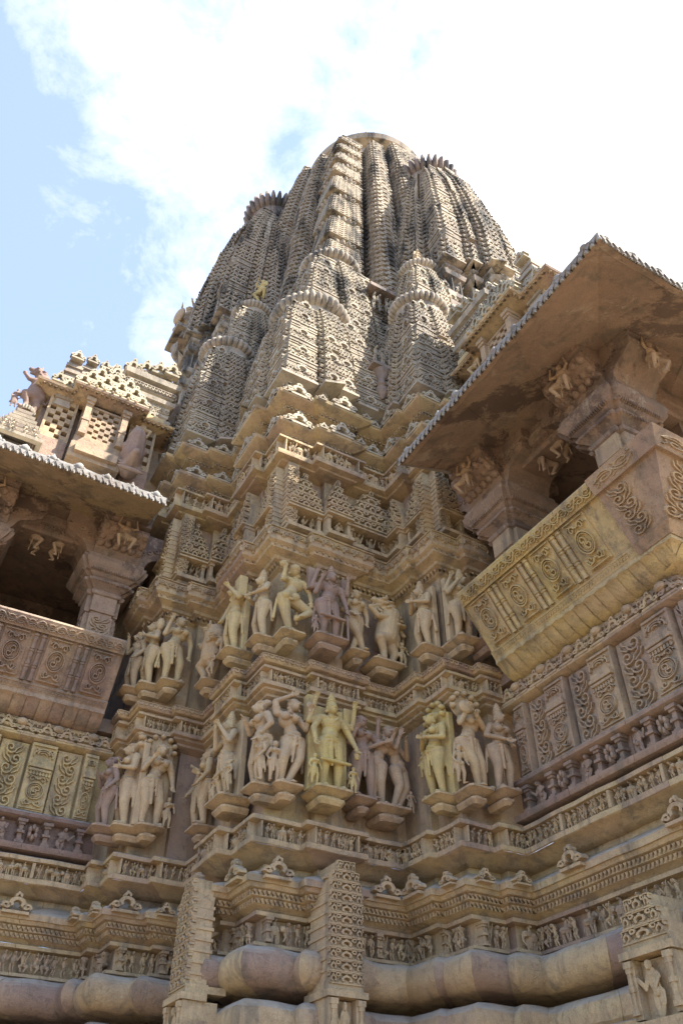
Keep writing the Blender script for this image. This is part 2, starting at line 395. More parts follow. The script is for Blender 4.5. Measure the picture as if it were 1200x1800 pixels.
def cell_baluster():    # little square baluster, unit 1 x 2
    return join([box(.1, .9, 0, .2, 0, 1), box(.22, .78, .2, .36, 0, .85), box(.3, .7, .36, .85, 0, .7), box(.15, .85, .85, 1.05, 0, .9), box(.3, .7, 1.05, 1.55, 0, .7), box(.2, .8, 1.55, 1.75, 0, .85), box(.05, .95, 1.75, 2, 0, 1)])
def cell_turned():      # round turned baluster, unit 1 x 6 tall
    pr = []
    for k in range(3):
        z = k*2
        pr += [(.44, z), (.46, z+.15), (.34, z+.25), (.36, z+.9), (.40, z+1.45), (.30, z+1.55), (.47, z+1.65), (.47, z+1.8), (.30, z+1.9), (.44, z+2)]
    V, F = swz(*lathe(pr, 10)); V = V+np.array([.5, 0, .1]); return V, F
ARCH, FAR, SLAB, LOTUS, TEETH, DROP, VINE, CREST, DISC, FLAME, BALU, TURN = cell_arch(), cell_far(), cell_slab(), cell_lotus(), cell_teeth(), cell_drop(), cell_vine(), cell_crest(), cell_disc(), cell_flame(), cell_baluster(), cell_turned()

# little relief figures for the friezes: unit 1 x 1, in (u, z, out)
def mini(seed, kind='man'):
    r = random.Random(seed); j = lambda a: r.uniform(-a, a); p = []
    X = lambda a, b, r0, r1: p.append(swz(*caps((a[0], a[2], a[1]), (b[0], b[2], b[1]), r0*1.22, r1*1.3, 5)))
    E_ = lambda c, q: p.append(swz(*ellip((c[0], c[2], c[1]), (q[0], q[2], q[1]), 6, 4)))
    if kind == 'man':
        lean = j(.12); hx = .5+j(.05); cx = hx+lean; sit = r.random() < .35
        E_((hx, .40, .5), (.12, .10, .35)); X((hx, .42, .5), (cx, .68, .55), .10, .13); E_((cx+j(.05), .87, .6), (.095, .105, .4))
        for s in (-1, 1):
            if sit: X((hx+s*.06, .36, .6), (hx+s*.26, .30+j(.05), .8), .085, .07); X((hx+s*.26, .28, .8), (hx+s*.12, .08, .7), .06, .05)
            else:
                k = (hx+s*.10+j(.08), .22, .55+j(.1)); X((hx+s*.07, .38, .5), k, .085, .065); X(k, (k[0]+j(.1), .03, .5), .06, .045)
            e = (cx+s*(.20+j(.04)), .60+j(.12), .6); X((cx+s*.12, .70, .55), e, .055, .045); X(e, (e[0]+j(.16), e[1]+r.choice((-.16, .16, .2)), .8), .045, .035)
        if r.random() < .4: X((cx+.1, .3, .9), (cx+.3, .95, .9), .02, .02)
    else:
        s = 1 if seed % 2 else -1; f = lambda x: .5+s*(x-.5)
        el = kind == 'elephant'
        E_((f(.45), .50, .5), (.36, .27 if el else .19, .5)); E_((f(.85), .62, .6), (.17, .17, .45) if el else (.11, .12, .35))
        for x in (.2, .34, .58, .70): X((f(x), .40, .5+.2*(x in (.34, .58))), (f(x+j(.04)), .04, .55), .10 if el else .06, .08 if el else .045)
        if el: X((f(.98), .58, .6), (f(1.04), .30, .7), .07, .05); X((f(1.04), .30, .7), (f(.93), .12, .75), .05, .035); E_((f(.78), .60, .9), (.09, .13, .12))
        else: X((f(.70), .55, .5), (f(.84), .76, .6), .12, .09); X((f(.9), .75, .6), (f(1.02), .66, .65), .07, .05)
        X((f(.10), .55, .5), (f(.02), .22, .5), .03, .02)
        if not el or seed % 3: E_((f(.5), .98, .5), (.07, .08, .35)); X((f(.48), .70, .5), (f(.5), .88, .5), .09, .08)
    return join(p)
MINI = [mini(i) for i in range(9)]; ELE = [mini(1, 'elephant'), mini(2, 'elephant')]; HORSE = [mini(5, 'horse'), mini(4, 'horse')]
def frieze(mb, P, off, z, h, dep=.045, tint=.45, frame=True, pitch=None, closed=False, beasts=.22):
    """carved panel band on each edge: frame with crowded small figures"""
    for a, b, d, nr, L in edges(P, closed, off):
        if L < .1: continue
        c3 = lambda p, zz: np.array([p[0], p[1], zz])
        D3, N3 = np.array([d[0], d[1], 0]), np.array([nr[0], nr[1], 0])
        np_ = max(1, int(round(L/(.42))))
        for k in range(np_):
            l0, l1 = L*k/np_, L*(k+1)/np_; f = .012
            if frame:
                for (u0, u1) in ((l0, l0+f), (l1-f, l1)): mb.inst(*box(u0, u1, 0, h, 0, dep), c3(a, z), D3, (0, 0, 1), N3, tint)
            x = l0+.02; w = (pitch or h*.55)
            while x < l1-w*.75:
                q = random.random(); tp = None
                if q < beasts and l1-x > w*1.8: tp = random.choice(ELE if random.random() < .6 else HORSE); ww = w*1.7
                else: tp = random.choice(MINI); ww = w*1.25
                O = a+d*(x-(ww-w*(1.5 if ww > w*1.4 else 1))*.5)
                mb.inst(tp[0], tp[1], c3(O, z+.004), D3*ww, (0, 0, h*.93), N3*dep*1.15, tint+random.uniform(-.12, .12)); x += w*(1.6 if ww > w*1.4 else 1)*random.uniform(.80, .98)

# ------------------------------------------------------------------ ground
mb = MB(); g = 400; mb.add([(-g, -g, -1.6), (g, -g, -1.6), (g, g, -1.6), (-g, g, -1.6)], [np.array([(0, 1, 2, 3)])], .5)
M_GR = stone('paving', [(0, (.15, .115, .075)), (1, (.21, .165, .11))], dirt=.4, lichen=0)
tag(mb.build('ground', M_GR, smooth=0), kind='structure')

# ------------------------------------------------------------------ temple body: mouldings swept along the stepped plan
LX, RY = -1.0, 1.9
BPc = [(1.55, 6.76), (1.55, 6.59), (1.64, 6.59), (1.64, 6.34), (1.94, 6.34), (1.94, 6.27), (2.20, 6.27), (2.20, 5.90), (2.12, 5.90), (2.12, 5.45), (2.23, 5.45), (2.23, 5.12),
       (2.60, 5.12), (2.60, 5.04), (3.10, 5.04), (3.10, 5.10), (3.42, 5.10), (3.42, 4.77), (3.49, 4.77), (3.49, 4.48), (3.77, 4.48), (3.77, 4.40), (3.98, 4.40)]
S_END = 1.80
BP = [(1.55-S_END, 9.8), (1.55-S_END, 6.76)]+BPc+[(3.98, 4.40-S_END), (7.0, 4.40-S_END)]
BPw = [(1.55, 9.5)]+BPc[1:-1]+[(7.0, 4.40)]
temple = empty('temple', (2.2, 5.1, -1.6), 'tall carved sandstone temple with clustered ribbed spires rising behind the corner pier', 'temple')

mb = MB()
sweep(mb, BP, [(.32, -1.6), (.32, .1), (.26, .14), (.2, .3), (.12, .32), (.12, .5), (.05, .52), (.05, .62), (-.02, .64), (-.02, .78), (.04, .80), (.04, .9), (.0, .915)], blk=.9)
frieze(mb, BP, -.02, .65, .12, .03)
mb.build('plinth', M_ST, temple, wobble=.003)
mb = MB()
sweep(mb, BP, [(-.02, .90), (.015, .93), (.02, .97), (.02, 1.0), (.012, 1.035), (-.01, 1.055), (-.04, 1.078), (-.08, 1.092), (-.13, 1.10), (-.32, 1.105)], blk=.62, step=.06, tint=.42, groove=.008)
mb.build('vase_moulding', M_ST, temple, wobble=.006)
mb = MB()
a = np.radians(np.linspace(-100, 100, 17)); pr = [(-.33, 1.10), (-.32, 1.135), (-.15, 1.148)]+[(-.095+.125*math.cos(t), 1.270+.115*math.sin(t)) for t in a]+[(-.17, 1.40)]
sweep(mb, BP, pr, blk=.6, step=.06, tint=.36, tv=.24, groove=.011)
mb.build('torus_moulding', M_ST, temple, wobble=.008)
mb = MB()
sweep(mb, BP, [(-.17, 1.40), (-.13, 1.405), (-.13, 1.425), (-.20, 1.43), (-.20, 1.58), (-.13, 1.585), (-.13, 1.61), (-.16, 1.615)], tint=.42)
frieze(mb, BP, -.20, 1.43, .15, .075, frame=False, tint=.42)
along(mb, BALU, BPc, -.20, 1.43, .4, w=.06, h=.075, dep=.085, fit=False, tint=.42)
mb.build('figure_frieze', M_ST, temple, wobble=.002)
mb = MB()
sweep(mb, BP, [(-.16, 1.615), (-.14, 1.635), (-.10, 1.645), (-.10, 1.675), (-.065, 1.68), (-.065, 1.715), (-.03, 1.72), (-.015, 1.745), (.0, 1.745), (.003, 1.785), (-.012, 1.80), (-.05, 1.82), (-.11, 1.85), (-.19, 1.89), (-.20, 1.90), (-.20, 1.935), (-.13, 1.94), (-.11, 1.955), (-.03, 1.985), (-.01, 1.99)], tint=.45, step=.12)
along(mb, TEETH, BP, -.098, 1.642, .035, h=.032, dep=.012, tint=.45)
along(mb, TEETH, BP, -.063, 1.683, .035, h=.03, dep=.014, tint=.45)
mb.build('eave_moulding', M_ST, temple, wobble=.004)
mb = MB()
for a_, b_, d, nr, L in edges(BP, off=-.01):
    if L < .12: continue
    k = max(1, int(L/.7)); w_ = .21 if L > .3 else .13
    for q in range(k):
        mb = MB(); c = a_+d*(L*(q+.5)/k-w_/2); mb.inst(*CREST, (c[0], c[1], 1.765), (d[0]*w_, d[1]*w_, 0), (0, 0, w_*.72), (nr[0]*.06, nr[1]*.06, 0), .5+random.uniform(-.1, .1)); mb.build('gable_crest', M_ST, temple)
mb = MB()
FA = [(-.01, 1.99), (.0, 1.995), (.0, 2.03), (-.07, 2.035), (-.07, 2.145), (.002, 2.15), (.002, 2.178), (-.02, 2.19), (-.135, 2.195)]
sweep(mb, BP, FA, tint=.46, step=.1); frieze(mb, BP, -.07, 2.035, .11, .066, tint=.5)
mb.build('relief_frieze', M_ST, temple, wobble=.004, label='lower relief band with elephants in small frames')

# statue walls, middle frieze, cornice, shrine band: only the centre block
mb = MB()
sweep(mb, BPw, [(-.14, 2.19), (-.14, 3.13)], blk=.5, tint=.40, tv=.2); sweep(mb, BPw, [(-.14, 3.47), (-.14, 4.40)], blk=.5, tint=.44, tv=.2)
sweep(mb, BPw, [(-.17, 4.74), (-.17, 5.72)], blk=.5, tint=.42, tv=.2); sweep(mb, BPw, [(-.22, 5.6), (-.22, 6.78), (-.3, 6.85)], blk=.5, tint=.42)
mb.build('wall', M_ST, temple, wobble=.004)
mb = MB()
sweep(mb, BPw, [(-.14, 3.10), (-.07, 3.13), (-.07, 3.15), (-.03, 3.165), (-.03, 3.185), (.0, 3.19), (.0, 3.225), (-.062, 3.23), (-.062, 3.325), (.0, 3.33), (.0, 3.352)], step=.1, tint=.46)
frieze(mb, BPc, -.062, 3.232, .092, .058, tint=.5)
mb.build('relief_frieze', M_ST, temple, wobble=.003)
mb = MB()
sweep(mb, BPw, [(.0, 3.352), (-.03, 3.356), (-.03, 3.375), (.01, 3.38), (.022, 3.395), (.022, 3.44), (-.02, 3.455), (-.14, 3.475)], tint=.40, step=.1)
along(mb, DROP, BPc, .022, 3.392, .045, h=.045, dep=.012, tint=.35)
mb.build('bead_moulding', M_ST, temple, wobble=.003)
mb = MB()
sweep(mb, BPw, [(-.15, 4.40), (-.11, 4.42), (-.10, 4.445), (-.05, 4.46), (-.04, 4.485), (.0, 4.505), (.03, 4.515), (.035, 4.545), (.065, 4.56), (.07, 4.565), (.07, 4.705), (.055, 4.725), (-.18, 4.75)], tint=.46, step=.08)
along(mb, TEETH, BPc, -.09, 4.42, .05, h=.04, dep=.02, tint=.42)
along(mb, TEETH, BPc, .028, 4.525, .06, h=.04, dep=.014, tint=.42)
along(mb, LOTUS, BPc, .069, 4.57, .115, h=.135, dep=.02, tint=.5)
mb.build('lotus_cornice', M_ST, temple, wobble=.004)

def pediment(mb, O, D, Nn, w, z, h, rows, dep=.15, tint=.5):
    """stepped gable of arch lattice"""
    O = np.array(O, float); D = np.array(D, float); Nn = np.array(Nn, float)
    prof = [1, .97, .9, .78, .6, .42, .26, .15]
    for r in range(rows):
        f = float(np.interp(r/(rows-1+1e-6)*7, range(8), prof)); ww = w*f; x0 = (w-ww)/2; zz = z+h*r/rows; hh = h/rows; dd = dep*(1-.45*r/rows)
        mb.inst(*box(x0, x0+ww, zz, zz+hh*.97, -.05, dd*.58), O, D, (0, 0, 1), Nn, tint)
        mb.inst(*box(x0, x0+ww, zz, zz+hh*.2, 0, dd*.95, .003), O, D, (0, 0, 1), Nn, tint)
        k = max(1, int(round(ww/(hh*1.25)))); c = ww/k
        mb.inst(ARCH[0], ARCH[1], np.array([O+D*(x0+c*q)+np.array([0, 0, zz])+Nn*dd*.6 for q in range(k)]), D*c, (0, 0, hh), Nn*.042, tint+rng.uniform(-.1, .1, k))
def shrine(mb, O, D, Nn, w, z, top, tint=.5, niche=.30, nfig=2):
    """ledge, two pilasters with figures between, roof slab, lattice gable"""
    O = np.array(O, float); D = np.array(D, float); Nn = np.array(Nn, float); B = lambda *a: mb.inst(*box(*a), O, D, (0, 0, 1), Nn, tint+random.uniform(-.08, .08))
    B(.02, w-.02, z, z+.03, -.05, .10); B(-.01, w+.01, z+.03, z+.075, -.05, .16, .004); B(.0, w, z+.075, z+.1, -.05, .13)
    zt = z+.1+niche*.62
    for x in (.0, w-.05): B(x, x+.05, z+.1, z+.125, 0, .12); B(x+.008, x+.042, z+.125, zt-.03, 0, .105); B(x, x+.05, zt-.03, zt, 0, .12)
    n = max(1, nfig); fw = (w-.1)/n
    for q in range(n):
        tp = random.choice(MINI); mb.inst(tp[0], tp[1], O+D*(.05+q*fw-fw*.05)+np.array([0, 0, z+.1]), D*fw*1.1, (0, 0, niche*.6), Nn*.10, tint+.05)
    B(-.015, w+.015, zt, zt+.028, -.05, .15, .004); B(.0, w, zt+.028, zt+.05, -.05, .11)
    pediment(mb, O, D, Nn, w, zt+.05, top-zt-.05, 5 if top-zt > .35 else 4, tint=tint+.05)
def colonette(mb, O, D, Nn, w, z, top, tint=.5):
    """corner pinnacle made of stacked slabs with arch fronts"""
    O = np.array(O, float); D = np.array(D, float); Nn = np.array(Nn, float); n = int((top-z)/.055); h = (top-z)/n
    mb.inst(*box(.008, w-.008, z, top, -w*.9, -.010), O, D, (0, 0, 1), Nn, tint)
    for i in range(n):
        zz = z+i*h; e = .0 if i < n-2 else .012*(i-n+3); mb.inst(*box(e, w-e, zz, zz+h*.66, -w*.9, -e, .004), O, D, (0, 0, 1), Nn, tint+random.uniform(-.1, .1))
        mb.inst(ARCH[0], ARCH[1], O+D*.01+Nn*(-.006-e)+np.array([0, 0, zz]), D*(w-.02), (0, 0, h*1.0), Nn*.022, tint)
mb = MB()
for a_, b_, d, nr, L in edges(BPc, off=-.115):
    if L < .16: continue
    D3, N3 = np.array([d[0], d[1], 0]), np.array([nr[0], nr[1], 0]); O = np.array([a_[0], a_[1], 0])
    w_ = min(L-.01, .56); O = O+D3*(L-w_)/2
    mb = MB(); shrine(mb, O, D3, N3, w_, 4.78, 5.58 if L < .4 else 5.70, tint=.5, nfig=1 if L < .3 else 3); mb.build('gabled_niche', M_ST, temple, wobble=.003)
for (x, y), sx in (((2.23, 5.12), 1), ((3.49, 4.48), 1), ((1.64, 6.34), 1)):
    mb = MB(); colonette(mb, (x+.10, y+.01, 0), (1, 0, 0), (0, -1, 0), .13, 4.86, 5.66, .5); mb.build('corner_pinnacle', M_ST, temple, wobble=.003)
    mb = MB(); colonette(mb, (x+.01, y+.25, 0), (0, -1, 0), (-1, 0, 0), .15, 4.86, 5.62, .55); mb.build('corner_pinnacle', M_ST, temple, wobble=.003)
mb = MB()
sweep(mb, BPw, [(-.18, 5.64), (-.04, 5.66), (-.03, 5.675), (.03, 5.685), (.035, 5.71), (.035, 5.735), (-.04, 5.74), (-.04, 5.90), (.035, 5.905), (.035, 5.93), (-.20, 5.95)], tint=.46, step=.1)
frieze(mb, BPc, -.04, 5.738, .165, .07, tint=.5, beasts=.6)
mb.build('relief_frieze', M_ST, temple, wobble=.003, label='upper relief band of beasts under the double eaves')
for z0, o0, tt in ((5.95, .0, .5), (6.32, .045, .52)):
    mb = MB()
    sweep(mb, BPw, [(-.22, z0-.01), (-.20, z0+.04), (-.145+o0, z0+.055), (-.14+o0, z0+.085), (-.08+o0, z0+.10), (-.075+o0, z0+.13), (.02+o0, z0+.165), (.045+o0, z0+.18), (.055+o0, z0+.215), (.035+o0, z0+.224), (-.05+o0, z0+.262), (-.14+o0, z0+.30), (-.22, z0+.32), (-.22, z0+.40)], tint=tt, step=.09)
    along(mb, DROP, BPc, -.142+o0, z0+.052, .05, h=.035, dep=.014, tint=tt)
    along(mb, TEETH, BPc, -.076+o0, z0+.098, .045, h=.03, dep=.014, tint=tt)
    mb.build('eave_moulding', M_ST, temple, wobble=.005)
    mb = MB()
    for a_, b_, d, nr, L in edges(BPc, off=.02+o0):
        if L < .15: continue
        w_ = min(.28, L*.75); c = (a_+b_)/2-d*w_/2; mb = MB()
        mb.inst(*CREST, (c[0], c[1], z0+.20), (d[0]*w_, d[1]*w_, 0), (0, 0, w_*.72), (nr[0]*.04, nr[1]*.04, 0), .6)
        for e_ in (0, 1):
            if L > .3: ww = .10; c = a_+d*(e_*(L-ww)); mb.inst(*CREST, (c[0], c[1], z0+.20), (d[0]*ww, d[1]*ww, 0), (0, 0, ww*.8), (nr[0]*.04, nr[1]*.04, 0), .6)
        mb.build('gable_crest', M_TOW, temple)

# lattice slabs over the torus of the pier, with a small shrine under each
def lattice_slab(mb, O, D, Nn, w, z0, z1, cols=3, db=-.25):
    O = np.array(O, float); D = np.array(D, float); Nn = np.array(Nn, float); n = int(round((z1-z0)/.066)); h = (z1-z0)/n
    mb.inst(*box(.014, w-.014, z0, z1-2.1*h, db, .0), O, D, (0, 0, 1), Nn, .5)
    for i in range(n):
        f = 1 if i < n-3 else (1, .94, .8, .55)[i-n+4]; ww = w*f; x0 = (w-ww)/2; zz = z0+i*h
        mb.inst(*box(x0, x0+ww, zz, zz+h*.30, db-.01, .020, .003), O, D, (0, 0, 1), Nn, .5)
        mb.inst(*box(x0+.01, x0+ww-.01, zz, zz+h, db, -.004), O, D, (0, 0, 1), Nn, .5)
        for u_, c in ((0, .25), (.25, .5), (.75, .25)): mb.inst(ARCH[0], ARCH[1], O+D*(x0+ww*u_)+Nn*-.004+np.array([0, 0, zz]), D*c*ww, (0, 0, h), Nn*.036, .5+random.uniform(-.06, .06))
    zb = z0-.03
    mb.inst(*box(-.02, w+.02, zb-.045, zb, db, .05, .004), O, D, (0, 0, 1), Nn, .5); mb.inst(*box(0, w, zb, z0+.01, -.25, .02), O, D, (0, 0, 1), Nn, .5)
    for x in (0, w-.06): mb.inst(*box(x, x+.06, zb-.32, zb-.045, -.2, .03), O, D, (0, 0, 1), Nn, .5); mb.inst(BALU[0], BALU[1], O+D*x+Nn*.03+np.array([0, 0, zb-.3]), D*.06, (0, 0, .125), Nn*.02, .5)
    mb.inst(*box(.05, w-.05, zb-.35, zb-.05, -.2, -.03), O, D, (0, 0, 1), Nn, .45)
    mb.inst(MINI[1][0], MINI[1][1], O+D*.05+Nn*-.02+np.array([0, 0, zb-.32]), D*(w-.1), (0, 0, .27), Nn*.06, .55)
    mb.inst(*box(-.03, w+.03, zb-.39, zb-.33, -.25, .06, .004), O, D, (0, 0, 1), Nn, .5)
mb = MB(); lattice_slab(mb, (2.715, 4.93, 0), (1, 0, 0), (0, -1, 0), .25, 1.165, 1.90)
mb.build('lattice_slab', M_ST, temple, wobble=.002)
mb = MB(); lattice_slab(mb, (2.02, 5.71, 0), (0, -1, 0), (-1, 0, 0), .28, 1.165, 1.82, db=-.12)
mb.build('lattice_slab', M_ST, temple, wobble=.002)
mb = MB(); lattice_slab(mb, (3.80, 3.52, 0), (0, -1, 0), (-1, 0, 0), .34, 1.20, 1.42, 3)
mb.build('lattice_slab', M_ST, temple, wobble=.002)
# ------------------------------------------------------------------ spires
def ratha(half, depths):
    """plan of one spire, unit half width; half = [(from, to, depth)] from the corner to the centre on one face"""
    f = []
    for (a, b, d) in half: f += [(a, -d), (b, -d)]
    full = f+[(-x, y) for x, y in f[::-1]]
    P = []
    for k in range(4):       # walk -Y face to the east, then turn; corners are shared
        c, s_ = [(1, 0), (0, 1), (-1, 0), (0, -1)][k]
        pts = full[:-1]
        P += [(x*c-y*s_, x*s_+y*c) for x, y in pts]
    return np.array(P)
PL_MAIN = ratha([(-1, -.72, 1), (-.70, -.65, .74), (-.64, -.47, 1.13), (-.455, -.41, .80), (-.39, 0, 1.24)], None)
PL_URU = ratha([(-1, -.60, 1), (-.57, -.51, .68), (-.50, -.34, 1.13), (-.32, -.26, .74), (-.23, 0, 1.30)], None)
PL_SM = ratha([(-1, -.40, 1), (-.37, -.32, .74), (-.29, 0, 1.12)], None)
BIG = join([ring(.5, .40, .34, .22, -50, 230, 10, 0, 1), ring(.5, .80, .14, .05, -60, 240, 6, 0, 1), ring(.14, .22, .13, .05, 60, 330, 5, 0, .9), ring(.86, .22, .13, .05, -150, 120, 5, 0, .9)])
def key(keys, z): k = np.array(keys, float); return [float(np.interp(z, k[:, 0], k[:, i])) for i in (1, 2, 3)]
def spire(keys, plan, nc, tile, parent, amal=None, far=False, name='spire', label=None, group=4, tint=.5, spiky=False, tv=.16, base=True, step_h=.032):
    z0, z1 = keys[0][0], keys[-1][0]; mb = MB(); K = len(plan); H = (z1-z0)/nc
    for i in range(nc):
        za, zb = z0+i*H, z0+(i+1)*H; cx, cy, hw = key(keys, za+.3*H); c2 = key(keys, zb)
        kind = i % group; last = kind == group-1
        ex = (.014 if far else .012) if last else 0.0
        # each course is a cut slab: lip, face, shadow groove
        sd = step_h*1.25; prof = [(-sd, 0), (ex, .03), (ex, .38 if not last else .5), (-sd, .40 if not last else .52), (-sd, .5 if not last else .64), (0, .52 if not last else .66), (0, .90), (-sd, .92), (-sd, 1.0)]
        Pe = plan*hw+np.array([cx, cy]); Le = np.linalg.norm(np.roll(Pe, -1, 0)-Pe, axis=1); de = np.roll(Pe, -1, 0)-Pe; wide = (Le >= tile*.62) & ~((de[:, 1]/Le > .5) | (-de[:, 0]/Le > .5))
        for sel, pf in ((~wide, prof), (wide, [(-sd, q) for _, q in prof])):   # slabs on the narrow rib sides, a recessed ground behind the lattice
            V = []
            for o_, q in pf:
                sc = hw+o_; V.append(np.concatenate([np.stack([cx+plan[:, 0]*sc, cy+plan[:, 1]*sc], 1), np.full((K, 1), za+q*H)], 1))
            V = np.concatenate(V); ii, kk = np.meshgrid(np.nonzero(sel)[0], np.arange(len(pf)-1)); ii, kk = ii.ravel(), kk.ravel(); jj = (ii+1) % K
            tt = tint+rng.uniform(-tv, tv, K)[ii]
            mb.add(V, np.stack([ii+kk*K, jj+kk*K, jj+(kk+1)*K, ii+(kk+1)*K], 1), tt)
        # arch lattice on the broad faces looking south and west; corner ribs are banded with plain string courses
        P = plan*(hw-sd)+np.array([cx, cy]); big = []
        O, U, Nn, Ts = ([[], []] for _ in range(4))
        for q in range(K):
            a, b = P[q], P[(q+1) % K]; L = np.linalg.norm(b-a)
            d = (b-a)/L; nr = np.array([d[1], -d[0]])
            if not wide[q]: continue
            n = max(1, int(round(L/tile))); c = L/n; corner = (q % (K//4)) in (0, K//4-1); wh = 1 if (corner and kind in (group-1, group-2) and not (i//group) % 5 == 3) else 0
            bt = random.uniform(-tv, tv)
            if not far and not wh and n > 1 and kind % 3 == 1: mid = a+d*(L/2-tile*.95); big.append((mid, d, nr, tint+bt))
            for k in range(n):
                if random.random() < .018: continue
                p = a+d*k*c; dp = random.uniform(.86, 1.08); O[wh].append((p[0], p[1], za)); U[wh].append((d[0]*c, d[1]*c, 0)); Nn[wh].append((nr[0]*dp, nr[1]*dp, 0)); Ts[wh].append(tint+bt*.7+random.uniform(-.05, .05))
        for wh, tp in ((0, FAR if far else ARCH), (1, SLAB)):
            if O[wh]: mb.inst(tp[0], tp[1], np.array(O[wh]), np.array(U[wh]), np.array([[0, 0, H]]), np.array(Nn[wh])*(sd+ex), np.array(Ts[wh]))
        for mid, d, nr, tt in big:
            mb.inst(BIG[0], BIG[1], (mid[0]+nr[0]*sd*.5, mid[1]+nr[1]*sd*.5, za), (d[0]*tile*1.9, d[1]*tile*1.9, 0), (0, 0, H*1.85), (nr[0]*sd*.85, nr[1]*sd*.85, 0), tt)
    # shoulder
    cx, cy, hw = key(keys, z1)
    pl = np.concatenate([plan*hw*s_+np.array([cx, cy]) for s_ in (1, .96, .5)]); V = np.concatenate([pl, np.repeat([z1, z1+.04, z1+.05], K)[:, None]], 1)
    ii = np.arange(K); jj = (ii+1) % K
    mb.add(V, np.concatenate([np.stack([ii+q*K, jj+q*K, jj+(q+1)*K, ii+(q+1)*K], 1) for q in (0, 1)]), tint); mb.add(V[2*K:], [np.zeros((0, 4)), np.stack([np.zeros(K-2, int), np.arange(1, K-1), np.arange(2, K)], 1)], tint)
    if base:   # projecting base slab with a carved cove under it
        cx, cy, hw = key(keys, z0)
        P = plan*hw+np.array([cx, cy]); s_ = max(.04, hw*.09)
        sweep(mb, P[:], [(-s_*3, z0-.14), (-s_*2.6, z0-.10), (-s_*1.6, z0-.09), (-s_*1.5, z0-.06), (.0, z0-.025), (.02, z0-.02), (.02, z0+.012), (-.01, z0+.015)], closed=True, tint=tint, blk=.8); along(mb, TEETH, P, -s_*1.45, z0-.085, .07, h=.05, dep=.02, closed=True, tint=tint)
    o = mb.build(name, M_TOW, parent, wobble=.003, label=label)
    if amal:
        ax, ay, az, r, n = amal; a2 = MB(); h = r*(.36 if not spiky else .42); th = np.linspace(-70, 80, 9)
        pr = [(r*.78, -h*1.6), (r*.80, -h*.62)]+[(r*(.76+.24*math.cos(R_(t))), h*.62*math.sin(R_(t))) for t in th]+[(r*.45, h*.75), (r*.45, h*.95), (r*.62, h*1.05), (r*.5, h*1.3), (r*.2, h*1.5)]
        V, F = lathe(pr, n*8, 0, 0); ang = np.arctan2(V[:, 1], V[:, 0]); rr = np.hypot(V[:, 0], V[:, 1])
        lobe = np.abs(np.cos(ang*n/2)); k_ = 1-(.14 if spiky else .10)*(1-lobe**(.6 if not spiky else .9)); msk = (rr > r*.81)
        if spiky: k_ = k_+.05*(lobe**1.3)*(V[:, 2] > 0)
        V[msk, 0] *= k_[msk]; V[msk, 1] *= k_[msk]
        if spiky: V[:, 2] += np.where(msk & (V[:, 2] > 0), h*.42*lobe**1.3, 0)
        a2.add(V+np.array([ax, ay, az]), F, tint-.12 if not spiky else -.35)
        if not far:
            pr = [(r*.3, h*1.5), (r*.42, h*1.9), (r*.3, h*2.4), (r*.12, h*2.7), (r*.2, h*2.85), (.001, h*3.5)]; V, F = lathe(pr, 12); a2.add(V+np.array([ax, ay, az]), F, tint)
        a2.build('ribbed_disc', M_TOW, o, wobble=.004)
    return o
CX, CY = 5.40, 8.27
# main tower: z, cx, cy, half width
MAIN = [(6.4, CX, CY, 2.66), (9.5, CX, CY, 2.42), (12.5, CX, CY, 2.13), (14.4, CX, CY, 2.02), (16.0, CX, CY, 1.84), (17.5, CX, CY, 1.62)]
main = spire(MAIN, PL_MAIN, 66, .26, temple, far=True, group=7, tint=.42, base=False, step_h=.034, name='spire', label='great central spire, tallest of the cluster')
mb = MB()
h_ = 1.0
V, F = lathe([(1.25, 17.3), (1.25, 19.0), (1.46, 19.05), (1.50, 19.2), (1.44, 19.24), (.8, 19.3)], 96); mb.add(V+np.array([CX-.02, CY-.02, 0]), F, .3)
for k in range(40):     # petal like brackets under the disc
    t = 2*math.pi*k/40; V, F = ellip((0, 0, 0), (.075, .12, .36), 6, 5); c, s_ = math.cos(t), math.sin(t)
    V = np.stack([CX+c*(1.24+V[:, 1])-s_*V[:, 0], CY+s_*(1.24+V[:, 1])+c*V[:, 0], 18.55+V[:, 2]], 1); mb.add(V, F, .3)
V, F = lathe([(.8, 19.3), (1.2, 19.6), (1.26, 19.8), (1.2, 20.0), (.8, 20.15), (.7, 20.3), (.75, 20.5), (.4, 20.9), (.1, 21.3)], 160, 40, .07); mb.add(V+np.array([CX, CY, 0]), F, .4)
mb.build('ribbed_disc', M_TOW, main)
